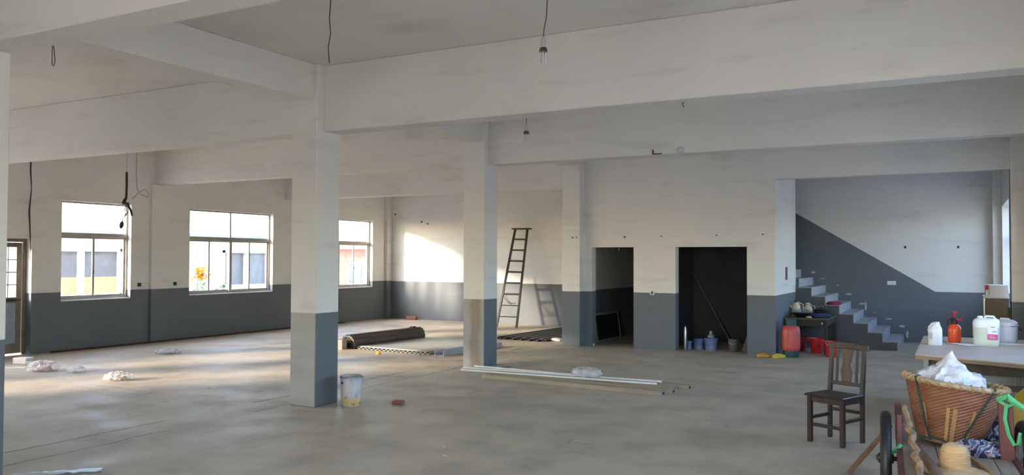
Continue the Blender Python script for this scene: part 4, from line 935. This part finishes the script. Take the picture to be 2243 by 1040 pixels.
stick('stick', 'brown curved stick lying beside the straw hat', [(-.24, 6.2, .455), (-.20, 5.9, .462), (-.15, 5.55, .485), (-.08, 5.22, .46)], [.018, .024, .028, .03], 'stickbrown')
stick('stick', 'pale wooden tool handle lying on the cart behind the hat brim', [(.07, 6.1, .43), (.15, 5.8, .43), (.24, 5.35, .43)], .014, 'splint')
ht = thing('straw_hat', 'woven straw hat with round crown on the cart bed', 'hat', (-.015, 5.62, .445))
MB().lathe([(.18, -.012), (.16, .0), (.12, .012), (.085, .02), (.082, .05), (.077, .11), (.065, .145), (.04, .157), (.028, .152), (.0005, .148)], 40, capb=False, capt=False, wob=lambda a, j: 1+(.05*math.sin(3*a+1) if j < 2 else 0)).build('straw_shell', 'straw', ht, smooth=True)
for k in range(7):
    z = .028+.014*k; rr_ = [.0865, .0855, .0845, .0835, .0825, .0815, .081][k]
    MB().tube([(math.cos(2*math.pi*i/32)*rr_, math.sin(2*math.pi*i/32)*rr_, z) for i in range(33)], .0022, 5, caps=False).build('straw_row', 'straw', ht, smooth=True)
gs = thing('green_strap', 'bright green strap knotted around the cart post', 'strap', (.29, 6.24, 0))
MB().tube([(-.06, -.02, .80), (.0, -.05, .83), (.05, -.05, .79), (.0, -.03, .76), (-.05, -.03, .79), (-.01, -.05, .82)], .014, 8).build('knot', 'greenstrap', gs, smooth=True)
MB().tube([(.0, -.05, .81), (.07, -.06, .77), (.14, -.06, .72), (.17, -.06, .70)], [.016, .018, .014, .006], 6).build('loose_end', 'greenstrap', gs, smooth=True)
MB().tube([(-.01, -.05, .78), (-.02, -.05, .68), (.0, -.055, .58), (.03, -.06, .52), (.055, -.06, .53), (.065, -.05, .60)], .012, 6).build('hanging_loop', 'greenstrap', gs, smooth=True)
g2 = thing('green_strap', 'short green strap end low on the left cart post', 'strap', (-.36, 6.26, 0))
MB().tube([(.02, -.03, .44), (.0, -.05, .41), (-.045, -.05, .38), (-.06, -.04, .35)], [.014, .016, .012, .006], 6).build('loose_end', 'greenstrap', g2, smooth=True)
yd = thing('yellow_drum', 'rounded yellow plastic drum on the floor behind the cart', 'drum', (.565, 7.93, 0))
MB().lathe([(.15, 0), (.17, .012), (.182, .2), (.182, .42), (.172, .52), (.14, .60), (.09, .65), (.05, .665)], 32).build('body', 'yellow', yd, smooth=True)
MB().lathe([(.045, .665), (.045, .70), (.035, .705)], 18).build('cap', 'blackplastic', yd, smooth=True); MB().lathe([(.182, .29), (.187, .30), (.187, .32), (.182, .33)], 32, capb=False, capt=False).build('rib', 'yellow', yd, smooth=True)

# ------------------------------------------------------------------ outside
nb = thing('neighbour_house', 'low white neighbouring building with grey window panels outside the windows', 'building', (-17.2, 0, -.25))
hl = [(10.6, 12.6, 1.05, 2.15), (15.6, 17.35, 1.15, 2.15)]
wl = wall_panel('wall', 'nwall', 'x', -.25, 0, 9.0, 18.2, 0, 2.45, hl); wl.parent = nb
MB().bx(-4, .12, 8.9, 18.3, 2.45, 2.55).build('roof_edge', 'nroof', nb); MB().bx(-4, -.25, 9.0, 9.2, 0, 2.45).build('wall_end', 'nwall', nb); MB().bx(-4, -.25, 18.0, 18.2, 0, 2.45).build('wall_end', 'nwall', nb)
for i, (a, b_, c, d_) in enumerate(hl):
    fr = MB(); fr.bx(-.16, .03, a, a+.07, c, d_); fr.bx(-.16, .03, b_-.07, b_, c, d_); fr.bx(-.16, .03, a, b_, c, c+.07); fr.bx(-.16, .03, a, b_, d_-.07, d_); mid = (a+b_)/2; fr.bx(-.14, .0, mid-.06, mid+.06, c, d_)
    wf = fr.build('window', 'white_frame', nb)
    for (p, q) in ((a+.07, mid-.06), (mid+.06, b_-.07)):
        if i == 0:
            MB().bx(-.12, -.10, p, q, c+.45, d_-.07).build('pane', 'npane', wf); MB().bx(-.12, -.10, p, q, c+.07, c+.45).build('lower_pane', 'nyellow', wf)
        else: MB().bx(-.12, -.10, p, q, c+.07, d_-.07).build('pane', 'npane', wf)
    MB().bx(-.02, .10, a-.08, b_+.08, c-.06, c).build('window_sill', 'white_frame', nb)
def leafy(name, label, loc, n, spread, h, m, cat, lf_size, seed, blossom=None):
    t = thing(name, label, cat, loc); rn = random.Random(seed)
    for k in range(5): 
        e = (rn.uniform(-spread, spread)*.6, rn.uniform(-spread, spread)*.6, h*.9); MB().tube([(0, 0, 0), (e[0]*.4, e[1]*.4, h*.5), e], [.012, .009, .005], 5).build('stem', 'leaf', t)
    for nm, mm, cnt in (('foliage', m, n), ('blossom', blossom, n*3)):
        if not mm: continue
        b = MB()
        for k in range(cnt):
            c = Vector((rn.gauss(0, spread*.5), rn.gauss(0, spread*.5), h*(.96+.18*rn.random()) if nm == 'blossom' else h*rn.uniform(.4, 1)))
            a, e = rn.uniform(0, 6.3), rn.uniform(-.6, .8); d = Vector((math.cos(a)*math.cos(e), math.sin(a)*math.cos(e), math.sin(e))); sdv = Vector((-math.sin(a), math.cos(a), 0)); l = lf_size*rn.uniform(.7, 1.3)
            b.add([c, c+d*l*.5+sdv*l*.25, c+d*l+Vector((0, 0, -l*.2)), c+d*l*.5-sdv*l*.25], [(0, 1, 2, 3)])
        o = b.build(nm, mm, t); o['kind'] = 'stuff'
    return t
leafy('flowering_plant', 'yellow flowering plant outside the wide window', (-16.3, 14.1, -.25), 26, .16, 1.5, 'leaf', 'plant', .16, 4, 'petal')
leafy('green_plant', 'leafy green plant outside the wide window, below its middle', (-16.4, 14.85, -.25), 70, .18, 1.25, 'leaf', 'plant', .14, 5)
bh = thing('brick_house', 'small red brick house far outside the corner window', 'building', (-28.5, 32, -.25), R(40))
wl = wall_panel('wall', 'brick', 'y', 0, .3, 0, 4.2, 0, 2.5, [(1.5, 2.7, .6, 1.75)]); wl.parent = bh
MB().bx(0, 4.2, .3, 3.5, 0, 2.4).build('rear_wall', 'brick', bh)
MB().prism([(-.4, 2.4), (1.8, 3.2), (3.9, 2.4), (3.9, 2.5), (1.8, 3.3), (-.4, 2.5)], 'x', -.2, 4.4).build('roof', mat('red_roof_tile', (.40, .18, .14), .8), bh)
fr = MB(); fr.bx(1.5, 1.58, .05, .2, .6, 1.75); fr.bx(2.62, 2.7, .05, .2, .6, 1.75); fr.bx(1.5, 2.7, .05, .2, .6, .68); fr.bx(1.5, 2.7, .05, .2, 1.67, 1.75); fr.bx(2.07, 2.13, .05, .2, .68, 1.67)
wf = fr.build('window', 'white_frame', bh)
MB().bx(1.58, 2.07, .1, .12, .68, 1.67).build('pane', 'npane', wf); MB().bx(2.13, 2.62, .1, .12, .68, 1.67).build('pane', 'npane', wf)
